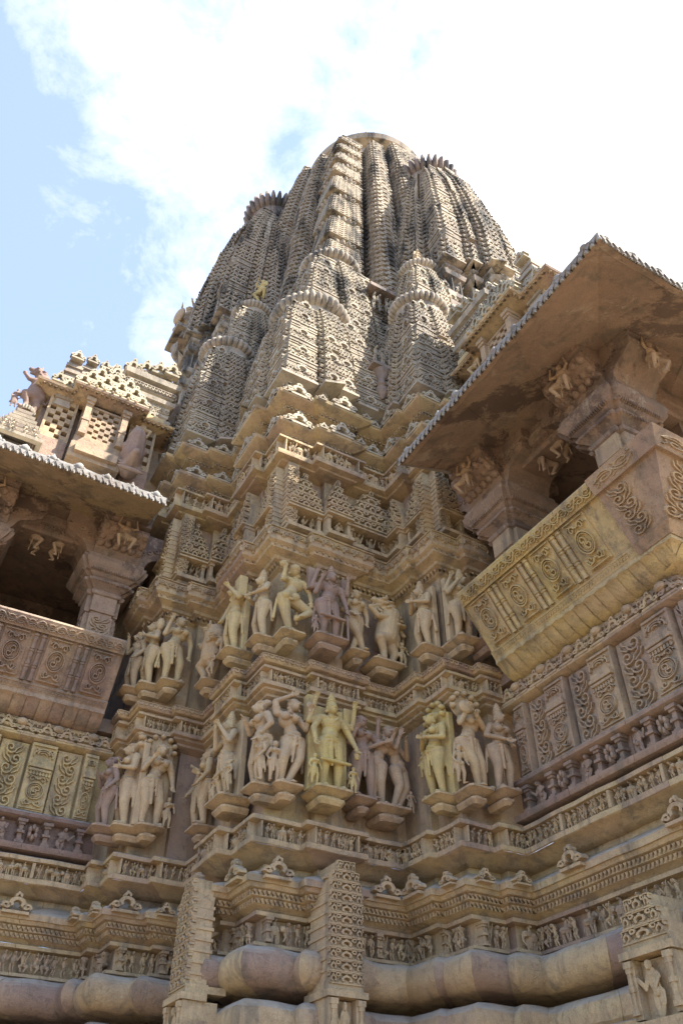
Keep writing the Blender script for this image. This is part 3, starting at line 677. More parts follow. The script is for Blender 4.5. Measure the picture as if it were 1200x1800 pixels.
# corner rib of the main tower: stacked miniature spires with little ribbed discs
mb = MB()
lv = [11.2, 12.1, 13.0, 13.9, 14.75, 15.5, 16.2, 16.85, 17.35]
for j in range(len(lv)-1):
    za, zb = lv[j], lv[j+1]
    for (sx, sy) in ((-1, -1), (1, -1), (-1, 1)):
        hwa = key(MAIN, za)[2]; hwb = key(MAIN, zb)[2]; kw = .28*hwa; n = int((zb-za-.16)/.085); hh = (zb-za-.16)/n
        for i in range(n):
            q = i/n; hw = hwa+(hwb-hwa)*q+.05-.05*q; k2 = kw*(1.0-.10*q)
            x0, y0 = (CX-hw, CY-hw) if (sx, sy) == (-1, -1) else ((CX+hw-k2, CY-hw) if sx == 1 else (CX-hw, CY+hw-k2))
            zz = za+i*hh
            V = np.array([(x0, y0, zz), (x0+k2, y0, zz), (x0+k2, y0+k2, zz), (x0, y0+k2, zz)]); V2 = V+np.array([0, 0, hh*.68]); g_ = .03
            V3 = np.array([(x0+g_, y0+g_, zz+hh*.68), (x0+k2-g_, y0+g_, zz+hh*.68), (x0+k2-g_, y0+k2-g_, zz+hh*.68), (x0+g_, y0+k2-g_, zz+hh*.68)]); V4 = V3+np.array([0, 0, hh*.32])
            A = np.concatenate([V, V2, V3, V4]); i4 = np.arange(4); j4 = (i4+1) % 4
            mb.add(A, np.concatenate([np.stack([i4+4*b, j4+4*b, j4+4*b+4, i4+4*b+4], 1) for b in range(3)]+[[(3, 2, 1, 0), (12, 13, 14, 15)]]), .5+random.uniform(-.16, .16))
            for e in range(3):
                c = k2/3; mb.inst(FAR[0], FAR[1], (x0+e*c, y0+.015, zz), (c, 0, 0), (0, 0, hh), (0, -.045, 0), .5+random.uniform(-.16, .16))
                mb.inst(FAR[0], FAR[1], (x0+.015, y0+k2-e*c, zz), (0, -c, 0), (0, 0, hh), (-.045, 0, 0), .5+random.uniform(-.16, .16))
        r = kw*.66; hw = hwb; cx, cy = (CX+sx*(hw-kw*.5), CY+sy*(hw-kw*.5))
        th = np.linspace(-80, 80, 7); V, F = lathe([(r*.7+r*.32*math.cos(R_(t)), .075*math.sin(R_(t))) for t in th], 96, 0, 0); ang = np.arctan2(V[:, 1], V[:, 0]); k_ = 1-.14*(1-np.abs(np.cos(ang*12))); V[:, 0] *= k_; V[:, 1] *= k_
        mb.add(V+np.array([cx, cy, zb-.085]), F, .38)
mb.build('corner_rib', M_TOW, main, wobble=.003)

URU = [(10.9, 5.76, .87), (12.0, 5.75, .82), (13.2, 5.80, .72), (14.3, 5.86, .60), (15.35, 5.96, .42)]
KR = [(z, CX, y, h) for z, y, h in URU]; KL = [(z, CX-(CY-y), CY, h) for z, y, h in URU]
spire(KR, PL_URU, 30, .17, temple, amal=(CX, 6.08, 15.72, .64, 30), far=True, spiky=True, tint=.45, group=6, step_h=.045, label='large spire attached to the sunlit right face of the main tower')
spire(KL, PL_URU, 30, .17, temple, amal=(3.10, CY, 15.72, .64, 30), far=True, spiky=True, tint=.40, group=6, step_h=.045, label='large spire attached to the shaded left face of the main tower')
# storeys under the two large attached spires
for (cx, cy) in ((CX, 5.80), (2.93, CY)):
    mb = MB(); P = PL_URU*.86+np.array([cx, cy])
    sweep(mb, P, [(-.05, 6.5), (-.05, 9.55), (.03, 9.6), (.05, 9.72), (-.08, 9.78), (-.08, 9.86), (.02, 9.92), (.02, 10.02), (-.1, 10.06), (-.1, 10.42), (.0, 10.48), (.02, 10.56), (-.06, 10.6), (-.06, 10.72), (-.02, 10.75), (-.02, 10.80), (-.1, 10.85)], closed=True, blk=.6, tint=.4)
    frieze(mb, P, -.1, 10.07, .34, .09, closed=True, pitch=.16, beasts=0, tint=.4); frieze(mb, P, -.06, 10.61, .1, .03, closed=True, beasts=0, tint=.4)
    mb.build('storey', M_TOW, temple, wobble=.008)

SM = dict(far=False)
S1 = [(6.80, 2.80, 5.67, .66), (7.3, 2.78, 5.65, .635), (7.9, 2.74, 5.61, .57), (8.30, 2.71, 5.58, .46)]
S1B = [(8.3, 3.38, 6.25, .80), (9.2, 3.36, 6.23, .74), (10.0, 3.31, 6.18, .62), (10.65, 3.28, 6.15, .44)]
spire(S1, PL_SM, 18, .105, temple, amal=(2.70, 5.57, 8.60, .53, 38), tint=.55, label='lowest and nearest spire, on the corner of the pier')
spire(S1B, PL_SM, 24, .115, temple, amal=(3.27, 6.14, 10.98, .49, 34), tint=.55, label='middle spire rising behind the lowest one on the pier corner')
D3 = [(6.80, .52), (7.4, .50), (8.1, .43), (8.65, .33)]; D3B = [(8.6, .47), (9.4, .45), (10.0, .37), (10.45, .28)]
mk = lambda D, x, y, s: [(z, x+(.5-h)*s, y+(.5-h)*s, h) for z, h in D]
S3 = mk(D3, 2.12, 6.83, -.1); S2 = mk(D3, 3.97, 4.96, -.1); S3B = mk(D3B, 2.50, 7.21, -.0); S2B = mk(D3B, 4.34, 5.33, -.0)
spire(S2, PL_SM, 18, .095, temple, amal=(3.93, 4.92, 8.9, .40, 34), tint=.5, label='small spire above the right bay, below its twin')
spire(S2B, PL_SM, 20, .095, temple, amal=(4.34, 5.33, 10.68, .34, 32), tint=.55, label='small upper spire above the right bay')
spire(S3, PL_SM, 18, .095, temple, amal=(2.08, 6.79, 8.9, .40, 30), tint=.45, label='small spire above the left bay, below its twin')
spire(S3B, PL_SM, 20, .095, temple, amal=(2.50, 7.21, 10.68, .34, 32), tint=.5, label='small upper spire above the left bay')
# masonry body between the small spires
mb = MB()
for P, z0, z1 in (([(1.9, 9.5), (1.9, 7.0), (2.35, 7.0), (2.35, 6.2), (2.95, 6.2), (2.95, 5.55), (3.65, 5.55), (3.65, 4.85), (4.3, 4.85), (7, 4.85)], 6.6, 8.3),
                  ([(2.3, 9.5), (2.3, 7.4), (2.75, 7.4), (2.75, 6.6), (3.3, 6.6), (3.3, 5.95), (4.0, 5.95), (4.0, 5.3), (4.7, 5.3), (7, 5.3)], 8.2, 9.9)):
    n = int((z1-z0)/.12)
    for i in range(n):
        z = z0+(z1-z0)*i/n; h = (z1-z0)/n; o_ = -.18*i/n
        sweep(mb, P, [(o_-.02, z), (o_, z+.01), (o_, z+h*.6), (o_-.03, z+h*.66), (o_-.03, z+h)], tint=.4, blk=.5)
        along(mb, ARCH, P, o_-.01, z, .12, h=h, dep=.035, tint=.4)
mb.build('masonry_body', M_TOW, temple, wobble=.006)
# dark projecting slabs with small figures and a vase bracket in the valley right of the pier spires
def slab(x0, x1, y0, y1, z0, z1, t):
    mb = MB(); V = np.array([(x, y, z) for z in (z0, z1) for x, y in ((x0, y0), (x1, y0), (x1, y1), (x0, y1))]); mb.add(V, np.array([(3, 2, 1, 0), (4, 5, 6, 7), (0, 1, 5, 4), (1, 2, 6, 5), (2, 3, 7, 6), (3, 0, 4, 7)]), t); return mb
a_ = slab(3.5, 4.2, 5.35, 6.3, 9.92, 9.99, .0).build('bracket_ledge', M_TOW, temple)
slab(3.95, 4.45, 5.2, 6.0, 9.92, 9.985, .0).build('bracket_ledge', M_TOW, temple)
b_ = slab(3.2, 3.46, 4.90, 5.6, 7.50, 7.55, .1).build('bracket_ledge', M_TOW, temple)
for k in range(5): mb = MB(); mb.inst(MINI[k][0], MINI[k][1], (3.52+.1*k, 5.50, 9.52), (.13, 0, 0), (0, 0, .36), (0, -.12, 0), .6); mb.build('relief_figure', M_TOW, a_)
for k in range(3): mb = MB(); mb.inst(MINI[k][0], MINI[k][1], (3.18+.1*k, 5.0, 7.55), (.13, 0, 0), (0, 0, .30), (0, -.12, 0), .6); mb.build('relief_figure', M_TOW, b_)
mb = MB(); V, F = lathe([(.02, 0), (.06, .05), (.09, .1), (.10, .16), (.06, .2), (.09, .23), (.06, .27), (.06, .33), (.12, .42), (.14, .45), (.14, .48)], 14); mb.add(V*np.array([.75, .75, 1])+np.array([3.36, 5.0, 7.03]), F, .0)
mb.build('vase_bracket', M_TOW, b_)
# ------------------------------------------------------------------ carved figures: overlapping solids fused into one continuous skin
def fuse(name, parts, mat, vox, parent=None, tint=.5, M=None, label=None, smooth_it=1):
    V, F = join(parts); me = bpy.data.meshes.new(name)
    faces = [tuple(f) for a in F for f in a]; me.from_pydata([tuple(v) for v in V], [], faces); me.update()
    o = bpy.data.objects.new(name, me); col.objects.link(o)
    md = o.modifiers.new('r', 'REMESH'); md.mode = 'VOXEL'; md.voxel_size = vox; md.use_smooth_shade = True
    sm = o.modifiers.new('s', 'SMOOTH'); sm.factor = .45; sm.iterations = smooth_it
    dg = bpy.context.evaluated_depsgraph_get(); me2 = bpy.data.meshes.new_from_object(o.evaluated_get(dg)); o.modifiers.clear(); o.data = me2; me2.name = name; bpy.data.meshes.remove(me)
    for p in me2.polygons: p.use_smooth = True
    a = me2.attributes.new('tint', 'FLOAT', 'FACE'); a.data.foreach_set('value', np.full(len(me2.polygons), tint, np.float32))
    me2.materials.clear(); me2.materials.append(mat)
    if M is not None: me2.transform(M)
    if parent is not None: o.parent = parent; o.matrix_parent_inverse = Matrix.Translation(parent.location).inverted()
    if label: o['label'] = label
    return o
def person(fem=True, hx=.03, cx=-.01, nx=0, head=(0, 0), LE=(.17, .0, .62), LW=(.16, .08, .50), RE=(-.17, .0, .62), RW=(-.16, .08, .50), LK=(.075, .03, .28), RK=(-.065, .03, .28), LF=(.075, 0, .03), RF=(-.07, 0, .03),
           crown=None, bun=True, extra=(), halo=False, skirt=True, hold=None, S=1.0, O=(0, 0, 0), turn=0.0, stout=1.0, back=False, slab=None, hands=True):
    P = []; E = lambda c, r, n=14, m_=9: P.append(ellip(c, r, n, m_)); C_ = lambda a, b, r0, r1, n=12: P.append(caps(a, b, r0, r1, n)); k = stout; fy = -1 if back else 1
    hw = (.118 if fem else .10)*k; hip = (hx, 0, .515); ch = (cx, 0, .735); nk = (nx, 0, .835)
    E(hip, (hw, .082*k, .075)); E(((hx*.6+cx*.4), 0, .615), ((.066 if fem else .078)*k, .058*k, .10)); E(ch, (.092*k, .066*k, .095)); E((hx, .018, .575), (.07*k, .06*k, .05))
    C_((cx-.085*k, 0, .79), (cx+.085*k, 0, .79), .042, .042)
    C_((cx*.5+nx*.5, 0, .79), (nx, .005, .87), .036, .033)
    if fem:
        for s in (-1, 1): E((cx+s*.047, fy*.062, .745), (.046, .045, .046), 10, 7)
    if back:
        for s in (-1, 1): E((hx+s*.05, .05, .50), (.058, .055, .06))
    hd = (nx+head[0], .012+head[1]*.5, .918); yaw = head[0]*8*1.2+head[1]*0
    E(hd, (.055, .063, .070)); E((hd[0], hd[1]+fy*.02, hd[2]-.028), (.041, .046, .046)); f = (hd[0]+math.sin(yaw)*.058, hd[1]+fy*math.cos(yaw)*.062)
    C_((f[0], f[1], hd[2]+.015), (f[0]*1.0, f[1]+fy*.012, hd[2]-.012), .008, .012, 6)          # nose
    E((f[0], f[1]-fy*.004, hd[2]-.034), (.018, .010, .007), 8, 5)                                # mouth
    for s in (-1, 1):
        E((f[0]+s*.021*math.cos(yaw), f[1]-fy*.008, hd[2]+.010), (.013, .009, .007), 8, 5)     # eyes
        E((hd[0]+s*.054, hd[1], hd[2]-.004), (.010, .016, .024), 8, 5); E((hd[0]+s*.060, hd[1], hd[2]-.045), (.016, .014, .018), 8, 5)   # ears, ear rings
    if crown: 
        for q in range(4): E((hd[0], hd[1]-.01, hd[2]+.052+.036*q), ((.056, .05, .042, .028)[q], (.056, .05, .042, .028)[q], .026))
        E((hd[0], hd[1]-.01, hd[2]+.185), (.012, .012, .02))
    else:
        E((hd[0], hd[1]-fy*.014, hd[2]+.024), (.065, .067, .063)); C_((hd[0]-.05, hd[1]+fy*.03, hd[2]+.035), (hd[0]+.05, hd[1]+fy*.03, hd[2]+.035), .014, .014)
        if bun: E((hd[0]-.035, hd[1]-.055, hd[2]+.05), (.048, .05, .045))
    def leg(s, K, Ft):
        C_((hx+s*.054*k, 0, .49), K, .076*k, .050); C_(K, Ft, .050, .028); C_((Ft[0], Ft[1]-.005, Ft[2]-.005), (Ft[0]+s*.018, Ft[1]+.085*fy*(1 if not back else -1), Ft[2]-.012), .025, .018)
        for q in range(5): C_((Ft[0]+s*.018+(q-2)*.010, Ft[1]+.075, Ft[2]-.018), (Ft[0]+s*.02+(q-2)*.012, Ft[1]+.108-.004*abs(q-1), Ft[2]-.022), .008, .007, 5)
        E((Ft[0], Ft[1], Ft[2]+.03), (.034, .034, .012), 8, 5)
    leg(1, LK, LF); leg(-1, RK, RF)
    def arm(s, e, w_, g=None):
        C_((cx+s*.105*k, 0, .79), e, .040, .030); C_(e, w_, .030, .021); m_ = [(a+b)/2 for a, b in zip((cx+s*.105*k, 0, .79), e)]; E(m_, (.044, .044, .012), 8, 5); E(w_, (.028, .028, .012), 8, 5)
        d = np.array(w_)-np.array(e); d /= np.linalg.norm(d)+1e-6; h = np.array(w_)+d*.035; P.append(ellip(h, (.026, .020, .028), 8, 5))
        if hands:
            side = np.cross(d, (0, 1, 0)); side /= np.linalg.norm(side)+1e-6; cur = np.array((0, .012*fy, 0))
            for q in range(4):
                b = h+d*.018+side*(q-1.5)*.013; t1 = b+d*(.026, .032, .030, .022)[q]+cur*.5; t2 = t1+d*.014+cur; C_(b, t1, .0075, .007, 5); C_(t1, t2, .007, .006, 5)
            b = h-side*.022*s; C_(b, b-side*.018*s+d*.02+cur, .008, .007, 5)
        return h
    hl = arm(1, LE, LW); hr = arm(-1, RE, RW)
    for (s, e, w_) in extra: arm(s, e, w_)
    if skirt:
        E((hx, 0, .535), (hw+.012, .094*k, .014)); E((hx, 0, .50), (hw+.010, .094*k, .012)); C_((hx+.01, .075*fy, .52), (hx*.5+.01, .07*fy, .24), .020, .012); C_((hx-.03, .072*fy, .52), (hx-.04, .07*fy, .34), .016, .010)
        C_((hx-.09, .05, .51), (hx+.0, .08, .44), .012, .012); C_((hx+.09, .05, .51), (hx+.0, .08, .44), .012, .012)
        for s in (-1, 1): C_((hx+s*.115, -.03, .50), (hx+s*.135, -.05, .22), .012, .018)
    E((nx*.5+cx*.5, .02*fy, .80), (.062, .058, .010)); C_((cx-.05, .062*fy, .80), (cx, .095*fy if fem else .075*fy, .74), .008, .010); C_((cx+.05, .062*fy, .80), (cx, .095*fy if fem else .075*fy, .74), .008, .010)
    if halo:
        E((hd[0], -.06, hd[2]+.06), (.15, .03, .15), 14, 8)
        for q in range(7): t = R_(-15+35*q); E((hd[0]+.145*math.cos(t), -.02, hd[2]+.06+.145*math.sin(t)), (.032, .04, .032))
    if slab: P.append(slabbox(-slab, slab, -.11, -.05, 0, .96))
    V, F = join(P); c, s = math.cos(turn), math.sin(turn); V = V*S; V = np.stack([V[:, 0]*c-V[:, 1]*s+O[0], V[:, 0]*s+V[:, 1]*c+O[1], V[:, 2]+O[2]], 1)
    return [(V, F)]
def slabbox(x0, x1, y0, y1, z0, z1):
    V = np.array([(x, y, z) for z in (z0, z1) for x, y in ((x0, y0), (x1, y0), (x1, y1), (x0, y1))]); return V, [np.array([(3, 2, 1, 0), (4, 5, 6, 7), (0, 1, 5, 4), (1, 2, 6, 5), (2, 3, 7, 6), (3, 0, 4, 7)])]
def atlante():   # squat dwarf holding up the beam
    return person(fem=False, stout=1.35, hx=0, cx=0, LE=(.24, .05, .80), LW=(.20, .05, 1.0), RE=(-.24, .05, .80), RW=(-.20, .05, 1.0), LK=(.20, .16, .38), RK=(-.20, .16, .38), LF=(.12, .05, .14), RF=(-.12, .05, .14), crown=None, skirt=True, hands=False)
proto_atl = None
def place_atlante(parent, O, ax_u, ax_out, h, tint, name='bracket_figure'):
    """one fused dwarf mesh, shared by all brackets through its vertex data"""
    global proto_atl
    if proto_atl is None:
        proto_atl = fuse('bracket_figure', atlante(), M_STAT, .011); V = np.empty(len(proto_atl.data.vertices)*3); proto_atl.data.vertices.foreach_get('co', V); proto_atl['V'] = 0
        F = np.array([tuple(p.vertices) for p in proto_atl.data.polygons if len(p.vertices) == 4]); place_atlante.g = (V.reshape(-1, 3), F); bpy.data.objects.remove(proto_atl)
    V, F = place_atlante.g; mb = MB(); U = np.array(ax_u, float); Nn = np.array(ax_out, float)
    mb.inst(V[:, [0, 2, 1]], [F], O, U*h, (0, 0, h), Nn*h, tint); return mb
proto_atl = None

# ------------------------------------------------------------------ balcony halls, built in (s, a, z): s along the face, a outwards
def T_right(V): return np.stack([3.98-V[:, 1], 4.40-V[:, 0], V[:, 2]], 1)
def T_left(V): return np.stack([1.55-V[:, 0], 6.76-V[:, 1], V[:, 2]], 1)
def jali(mb, O, D, Nn, w, z, h, nx, nz, t=.5):
    O = np.array(O, float); D = np.array(D, float); Nn = np.array(Nn, float); mb.inst(*box(-.02, w+.02, z-.02, z+h+.02, -.10, -.075), O, D, (0, 0, 1), Nn, .0)  # backing plate toned dark, painting shade into the lattice holes
    cw, ch = w/nx, h/nz
    for i in range(nx):
        for j in range(nz):
            if (i+j) % 2 == 0 or i in (0, nx-1) and j in (0, nz-1): mb.inst(*box(i*cw-.003, (i+1)*cw+.003, z+j*ch-.003, z+(j+1)*ch+.003, -.06, 0), O, D, (0, 0, 1), Nn, t)
    for a in ((-.03, 0, z-.03, z+h+.03), (w, w+.03, z-.03, z+h+.03), (0, w, z-.03, z), (0, w, z+h, z+h+.03)): mb.inst(*box(a[0], a[1], a[2], a[3], -.08, .008), O, D, (0, 0, 1), Nn, t)
def hall(side):
    R = side == 'right'; T = T_right if R else T_left; S = S_END
    org = T(np.array([[S/2, -.6, -1.6]]))[0]
    root = empty('balcony', tuple(org), 'wide stone balcony with ochre railing and a plastered eave seen from below, at the right' if R else 'narrower stone balcony with pinkish railing and a toothed eave, at the left edge', 'balcony', 'projecting balconies of the temple')
    bld = lambda mb, name, mat=M_ST, w=.003, label=None, parent=None, smooth=35: mb.build(name, mat, parent or root, T=T, wobble=w, label=label, smooth=smooth)
    tR, tP, tB, tF = (.80, .30, .10, .9) if R else (.18, .74, .04, .15)     # rail, wall panels, baluster band
    HP = [(S, -3.0), (S, 0), (-.05, 0)]
    D, Nn = np.array([1., 0, 0]), np.array([0, 1., 0]); D2, N2 = np.array([0, -1., 0]), np.array([1., 0, 0])
    faces = [((0.0, 0.0), D, Nn, S), ((S, 0.0), D2, N2, 1.6)]
    # baluster band
    mb = MB(); tb = tB if not R else .12
    sweep(mb, HP, [(-.12, 2.18), (-.1, 2.215), (.01, 2.22), (.02, 2.235), (.02, 2.262), (-.02, 2.265), (-.08, 2.27), (-.08, 2.45), (-.01, 2.455), (.02, 2.47), (.025, 2.495), (-.0, 2.515), (-.1, 2.53)], tint=tb, tv=.08, blk=.45)
    for (p, d, nr, L) in faces:
        x = .04; q = 0
        while x < L-.06:
            o = np.array([p[0], p[1], 0.])+d*x-nr*.08
            if q % 2 == 0: mb.inst(BALU[0], BALU[1], o+np.array([0, 0, 2.268]), d*.085, (0, 0, .092), nr*.085, tb); x += .10
            elif q % 4 == 1: mb.inst(MINI[q % 9][0], MINI[q % 9][1], o+np.array([0, 0, 2.27])-d*.02, d*.19, (0, 0, .18), nr*.085, tb+.05); x += .16
            else:
                for e in range(6):
                    t = e*math.pi/3; V, F = ellip((.045+.028*math.sin(t), .10+.040*math.cos(t), .05), (.018, .03, .03), 6, 4); mb.inst(V, F, o+np.array([0, 0, 2.27]), d, (0, 0, 1), nr, tb+.05)
                x += .10
            q += 1
    bld(mb, 'baluster_band', label='dark reddish band of small balusters and seated figures')
    # wall with carved panels
    mb = MB(); sweep(mb, HP, [(-.10, 2.52), (-.10, 3.12)], tint=tP, tv=.05, blk=.9); bld(mb, 'wall')
    for (p, d, nr, L) in faces:
        x = .05; q = 0; seq = [('pil', .13), ('scr', .20), ('pil', .22), ('scr', .22), ('pil', .24), ('scr', .26), ('pil', .24), ('scr', .22)]
        while x < L-.1:
            kind, w = seq[q % 8]; w = min(w, L-x); o = np.array([p[0], p[1], 0.])+d*x-nr*.10; mb = MB(); t = tP+random.uniform(-.05, .05)
            if kind == 'pil':
                B = lambda *a: mb.inst(*box(*a), o, d, (0, 0, 1), nr, t)
                B(.004, w-.004, 2.525, 3.09, 0, .075, .004); B(.02, w-.02, 2.84, 2.865, .07, .10, .003); B(.01, w-.01, 2.87, 2.90, .07, .105, .003); B(.03, w-.03, 2.90, 2.93, .07, .098)
                mb.inst(LOTUS[0], LOTUS[1], o+d*.02+nr*.075+np.array([0, 0, 2.935]), d*(w-.04), (0, 0, .13), nr*.022, t)
                mb.inst(DISC[0], DISC[1], o+d*.015+nr*.075+np.array([0, 0, 2.54]), d*(w-.03), (0, 0, .19), nr*.02, t)
                for k in range(int(w/.025)-1): B(.02+k*.025, .035+k*.025, 2.81, 2.84, .07, .092)
            else:
                mb.inst(*box(.0, w, 2.53, 3.08, 0, .028), o, d, (0, 0, 1), nr, t)
                mb.inst(FLAME[0], FLAME[1], o+d*.018+nr*.026+np.array([0, 0, 2.54]), d*(w-.036), (0, 0, .53/2.6), nr*.03, t+.03)
            bld(mb, 'pilaster' if kind == 'pil' else 'scroll_panel'); x += w+.012; q += 1
    # crest moulding over the panels
    mb = MB(); sweep(mb, HP, [(-.10, 3.09), (-.03, 3.10), (.0, 3.115), (.0, 3.14), (-.04, 3.15), (-.04, 3.165), (-.01, 3.175), (-.01, 3.20), (-.05, 3.21), (-.05, 3.23), (-.03, 3.24), (-.03, 3.26), (-.08, 3.28), (-.1, 3.33)], tint=tP-.1 if not R else .4, blk=.35)
    along(mb, CREST, HP, -.03, 3.13, .16, w=.9, h=.13, dep=.035, tint=.4); along(mb, ARCH, HP, -.055, 3.20, .07, h=.07, dep=.03, tint=.4)
    for (p, d, nr, L) in faces:
        for k in range(int(L/.3)): V, F = ellip((.15+k*.3, 3.225, .0), (.05, .035, .035), 8, 5); mb.inst(V, F, np.array([p[0], p[1], 0.]), d, (0, 0, 1), nr, .4)
    bld(mb, 'crest_moulding')
    # cove with leaves under the seat
    RP = [(S, -2.2), (S, 0), (.13, 0)]
    mb = MB(); cv = [(-.10, 3.27), (-.06, 3.275), (.0, 3.285), (.05, 3.31), (.09, 3.345), (.12, 3.375), (.145, 3.385), (.15, 3.43), (.13, 3.44), (-.3, 3.44)]
    sweep(mb, RP, cv, tint=tR, tv=.08, blk=.7)
    for (p, d, nr, L) in [((0.13, 0.), D, Nn, S-.05), ((S, 0.05), D2, N2, 1.5)]:
        n = int(L/.105); U = d*(L/n)
        V = []; 
        for sx in (0.04, .5, .96): V += [(sx, z-.004, a+.004+(.014 if sx == .5 else 0)) for a, z in cv[1:7]]
        V = np.array(V); F = np.array([(a*6+b, (a+1)*6+b, (a+1)*6+b+1, a*6+b+1) for a in range(2) for b in range(5)])
        mb.inst(V, [F], np.array([np.array([p[0], p[1], 0])+U*k for k in range(n)]), U, (0, 0, 1), nr, tR+rng.uniform(-.08, .08, n))
    bld(mb, 'cove')
    # leaning railing
    c_, s_ = .53, .848
    PT = lambda t, o: (.135+c_*t+s_*o, 3.435+s_*t-c_*o)
    mb = MB(); prof = [PT(0, 0), PT(0, .018), PT(.065, .018), PT(.07, 0), PT(.485, 0), PT(.488, .028), PT(.60, .028), PT(.612, .015), PT(.612, -.09), PT(.3, -.09), PT(0, -.05)]
    sweep(mb, RP, prof, tint=tR, tv=.07, blk=.8)
    V = np.array([(RP[-1][0], a, z) for a, z in prof]); mb.add(V, [np.zeros((0, 4)), np.array([(0, i, i+1) for i in range(1, len(V)-1)])], tR)
    zd = np.array([0, c_, s_]); no = np.array([0, s_, -c_]); o0 = np.array([0, .135, 3.435])
    rail = bld(mb, 'railing', label='ochre yellow leaning railing' if R else 'pinkish leaning railing')
    s_end = S+.2; zd2 = np.array([c_, 0, s_]); no2 = np.array([s_, 0, -c_]); o2 = np.array([S+.135, 0, 3.435])
    for (oo, d, zz, nn, L0, L1, fl) in ((o0, D, zd, no, .15, S-.13 if R else S+.2, 0), (o2, D2, zd2, no2, .32 if R else -.2, 1.5, 1)):
        mb = MB(); n = int((L1-L0)/.16); w = (L1-L0)/n; oo = oo+d*L0
        mb.inst(VINE[0], VINE[1], np.array([oo+d*w*k+zz*.492+nn*.026 for k in range(n)]), d*w, zz*.105, nn*.016, tR+.05)
        bld(mb, 'vine_carving', parent=rail); mb = MB(); n = int((L1-L0)/.028); w = (L1-L0-.06)/n; mb.inst(DROP[0], DROP[1], np.array([oo+d*w*k+zz*.012+nn*.017 for k in range(n)]), d*w, zz*.045, nn*.008, tR)
        bld(mb, 'dentil_row', parent=rail)
        x = L0+.04; q = 0
        while x < L1-.2:
            oo_ = oo+d*(x-L0)
            if q % 2 == 0:
                w = .215; mb = MB(); t = tR+random.uniform(-.12, .06)
                mb.inst(*box(0, w, .09, .475, -.02, .012, .003), oo_, d, zz, nn, t); mb.inst(DISC[0], DISC[1], oo_+zz*.10+nn*.012+d*.01, d*(w-.02), zz*.245, nn*.024, t+.05)
                bld(mb, 'medallion_panel', parent=rail); x += w+.012
            else:
                for e in range(2):
                    mb = MB(); mb.inst(TURN[0], TURN[1], oo_+d*.062*e+zz*.082+nn*.008, d*.054, zz*.0655, nn*.05, tR+random.uniform(-.14, .04)); bld(mb, 'turned_baluster', parent=rail, smooth=60)
                x += .128+.012
            q += 1
    if R:      # grey corner block of the railing, standing a little proud
        mb = MB(); CP = [(S, -.15), (S, 0), (S-.02, 0)]
        mb2 = [PT(-.01, .03), PT(.07, .05), PT(.075, .025), PT(.48, .025), PT(.485, .055), PT(.615, .055), PT(.62, -.02)]
        CPn = [(S+.0, -.30), (S+.0, .0), (S-.12, 0)]
        sweep(mb, CPn, mb2, tint=.3, tv=.05, blk=2)
        oo = o0+D*(S+.09); mb.inst(FLAME[0], FLAME[1], oo+zd*.10+no*.03-D*.16, D*.2, zd*.14, no*.014, .35)
        mb.inst(VINE[0], VINE[1], oo+zd*.495+no*.054-D*.16, D*.34, zd*.11, no*.010, .35)
        oo = o2+D2*-.28; mb.inst(FLAME[0], FLAME[1], oo+zd2*.10+no2*.026, D2*.3, zd2*.14, no2*.014, .45); mb.inst(VINE[0], VINE[1], oo-D2*.12+zd2*.495+no2*.054, D2*.45, zd2*.11, no2*.010, .45)
        bld(mb, 'corner_block', label='grey corner block of the railing')
    # dark room behind the railing
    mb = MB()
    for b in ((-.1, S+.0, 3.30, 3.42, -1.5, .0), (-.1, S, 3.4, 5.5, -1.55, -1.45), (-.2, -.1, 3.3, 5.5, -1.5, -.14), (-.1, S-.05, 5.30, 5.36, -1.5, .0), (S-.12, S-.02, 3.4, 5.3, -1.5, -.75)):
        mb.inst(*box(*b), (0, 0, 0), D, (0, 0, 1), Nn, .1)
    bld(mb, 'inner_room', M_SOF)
    # pillars
    for sc, lab in ((.34, None), (S-.17, None), ):
        ac = -.08; pl = MB(); h = .155
        sq = lambda h_, n_=.045: [(sc+x, ac+y) for x, y in ((-h_, -h_+n_), (-h_+n_, -h_+n_), (-h_+n_, -h_), (h_-n_, -h_), (h_-n_, -h_+n_), (h_, -h_+n_), (h_, h_-n_), (h_-n_, h_-n_), (h_-n_, h_), (-h_+n_, h_), (-h_+n_, h_-n_), (-h_, h_-n_))]
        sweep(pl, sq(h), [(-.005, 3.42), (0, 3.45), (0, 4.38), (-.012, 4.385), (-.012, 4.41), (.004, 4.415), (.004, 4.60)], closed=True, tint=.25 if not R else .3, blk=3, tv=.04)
        pr = bld(pl, 'pillar', w=.002)
        for d, nr in ((D, Nn), (-D, -Nn), (np.array([0, -1., 0]), np.array([1., 0, 0])), (np.array([0, 1., 0]), np.array([-1., 0, 0]))):
            cc = np.array([sc, ac, 0])+nr*(h+.002)-d*.105; sc2 = MB(); sc2.inst(FLAME[0], FLAME[1], cc+np.array([0, 0, 3.98]), d*.21, (0, 0, .15), nr*.012, .3)
            bld(sc2, 'scroll_panel', parent=pr)
        cp_ = MB(); P = sq(h, .04)
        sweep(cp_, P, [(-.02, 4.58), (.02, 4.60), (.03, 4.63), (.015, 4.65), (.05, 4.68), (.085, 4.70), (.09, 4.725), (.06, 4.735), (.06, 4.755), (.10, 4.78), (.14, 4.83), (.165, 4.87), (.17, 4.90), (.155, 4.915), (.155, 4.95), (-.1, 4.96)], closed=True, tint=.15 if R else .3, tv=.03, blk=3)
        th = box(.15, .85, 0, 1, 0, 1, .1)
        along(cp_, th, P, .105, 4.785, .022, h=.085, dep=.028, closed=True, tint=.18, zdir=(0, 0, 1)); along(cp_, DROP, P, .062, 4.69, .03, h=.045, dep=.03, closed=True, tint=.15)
        bld(cp_, 'capital', M_SOF)
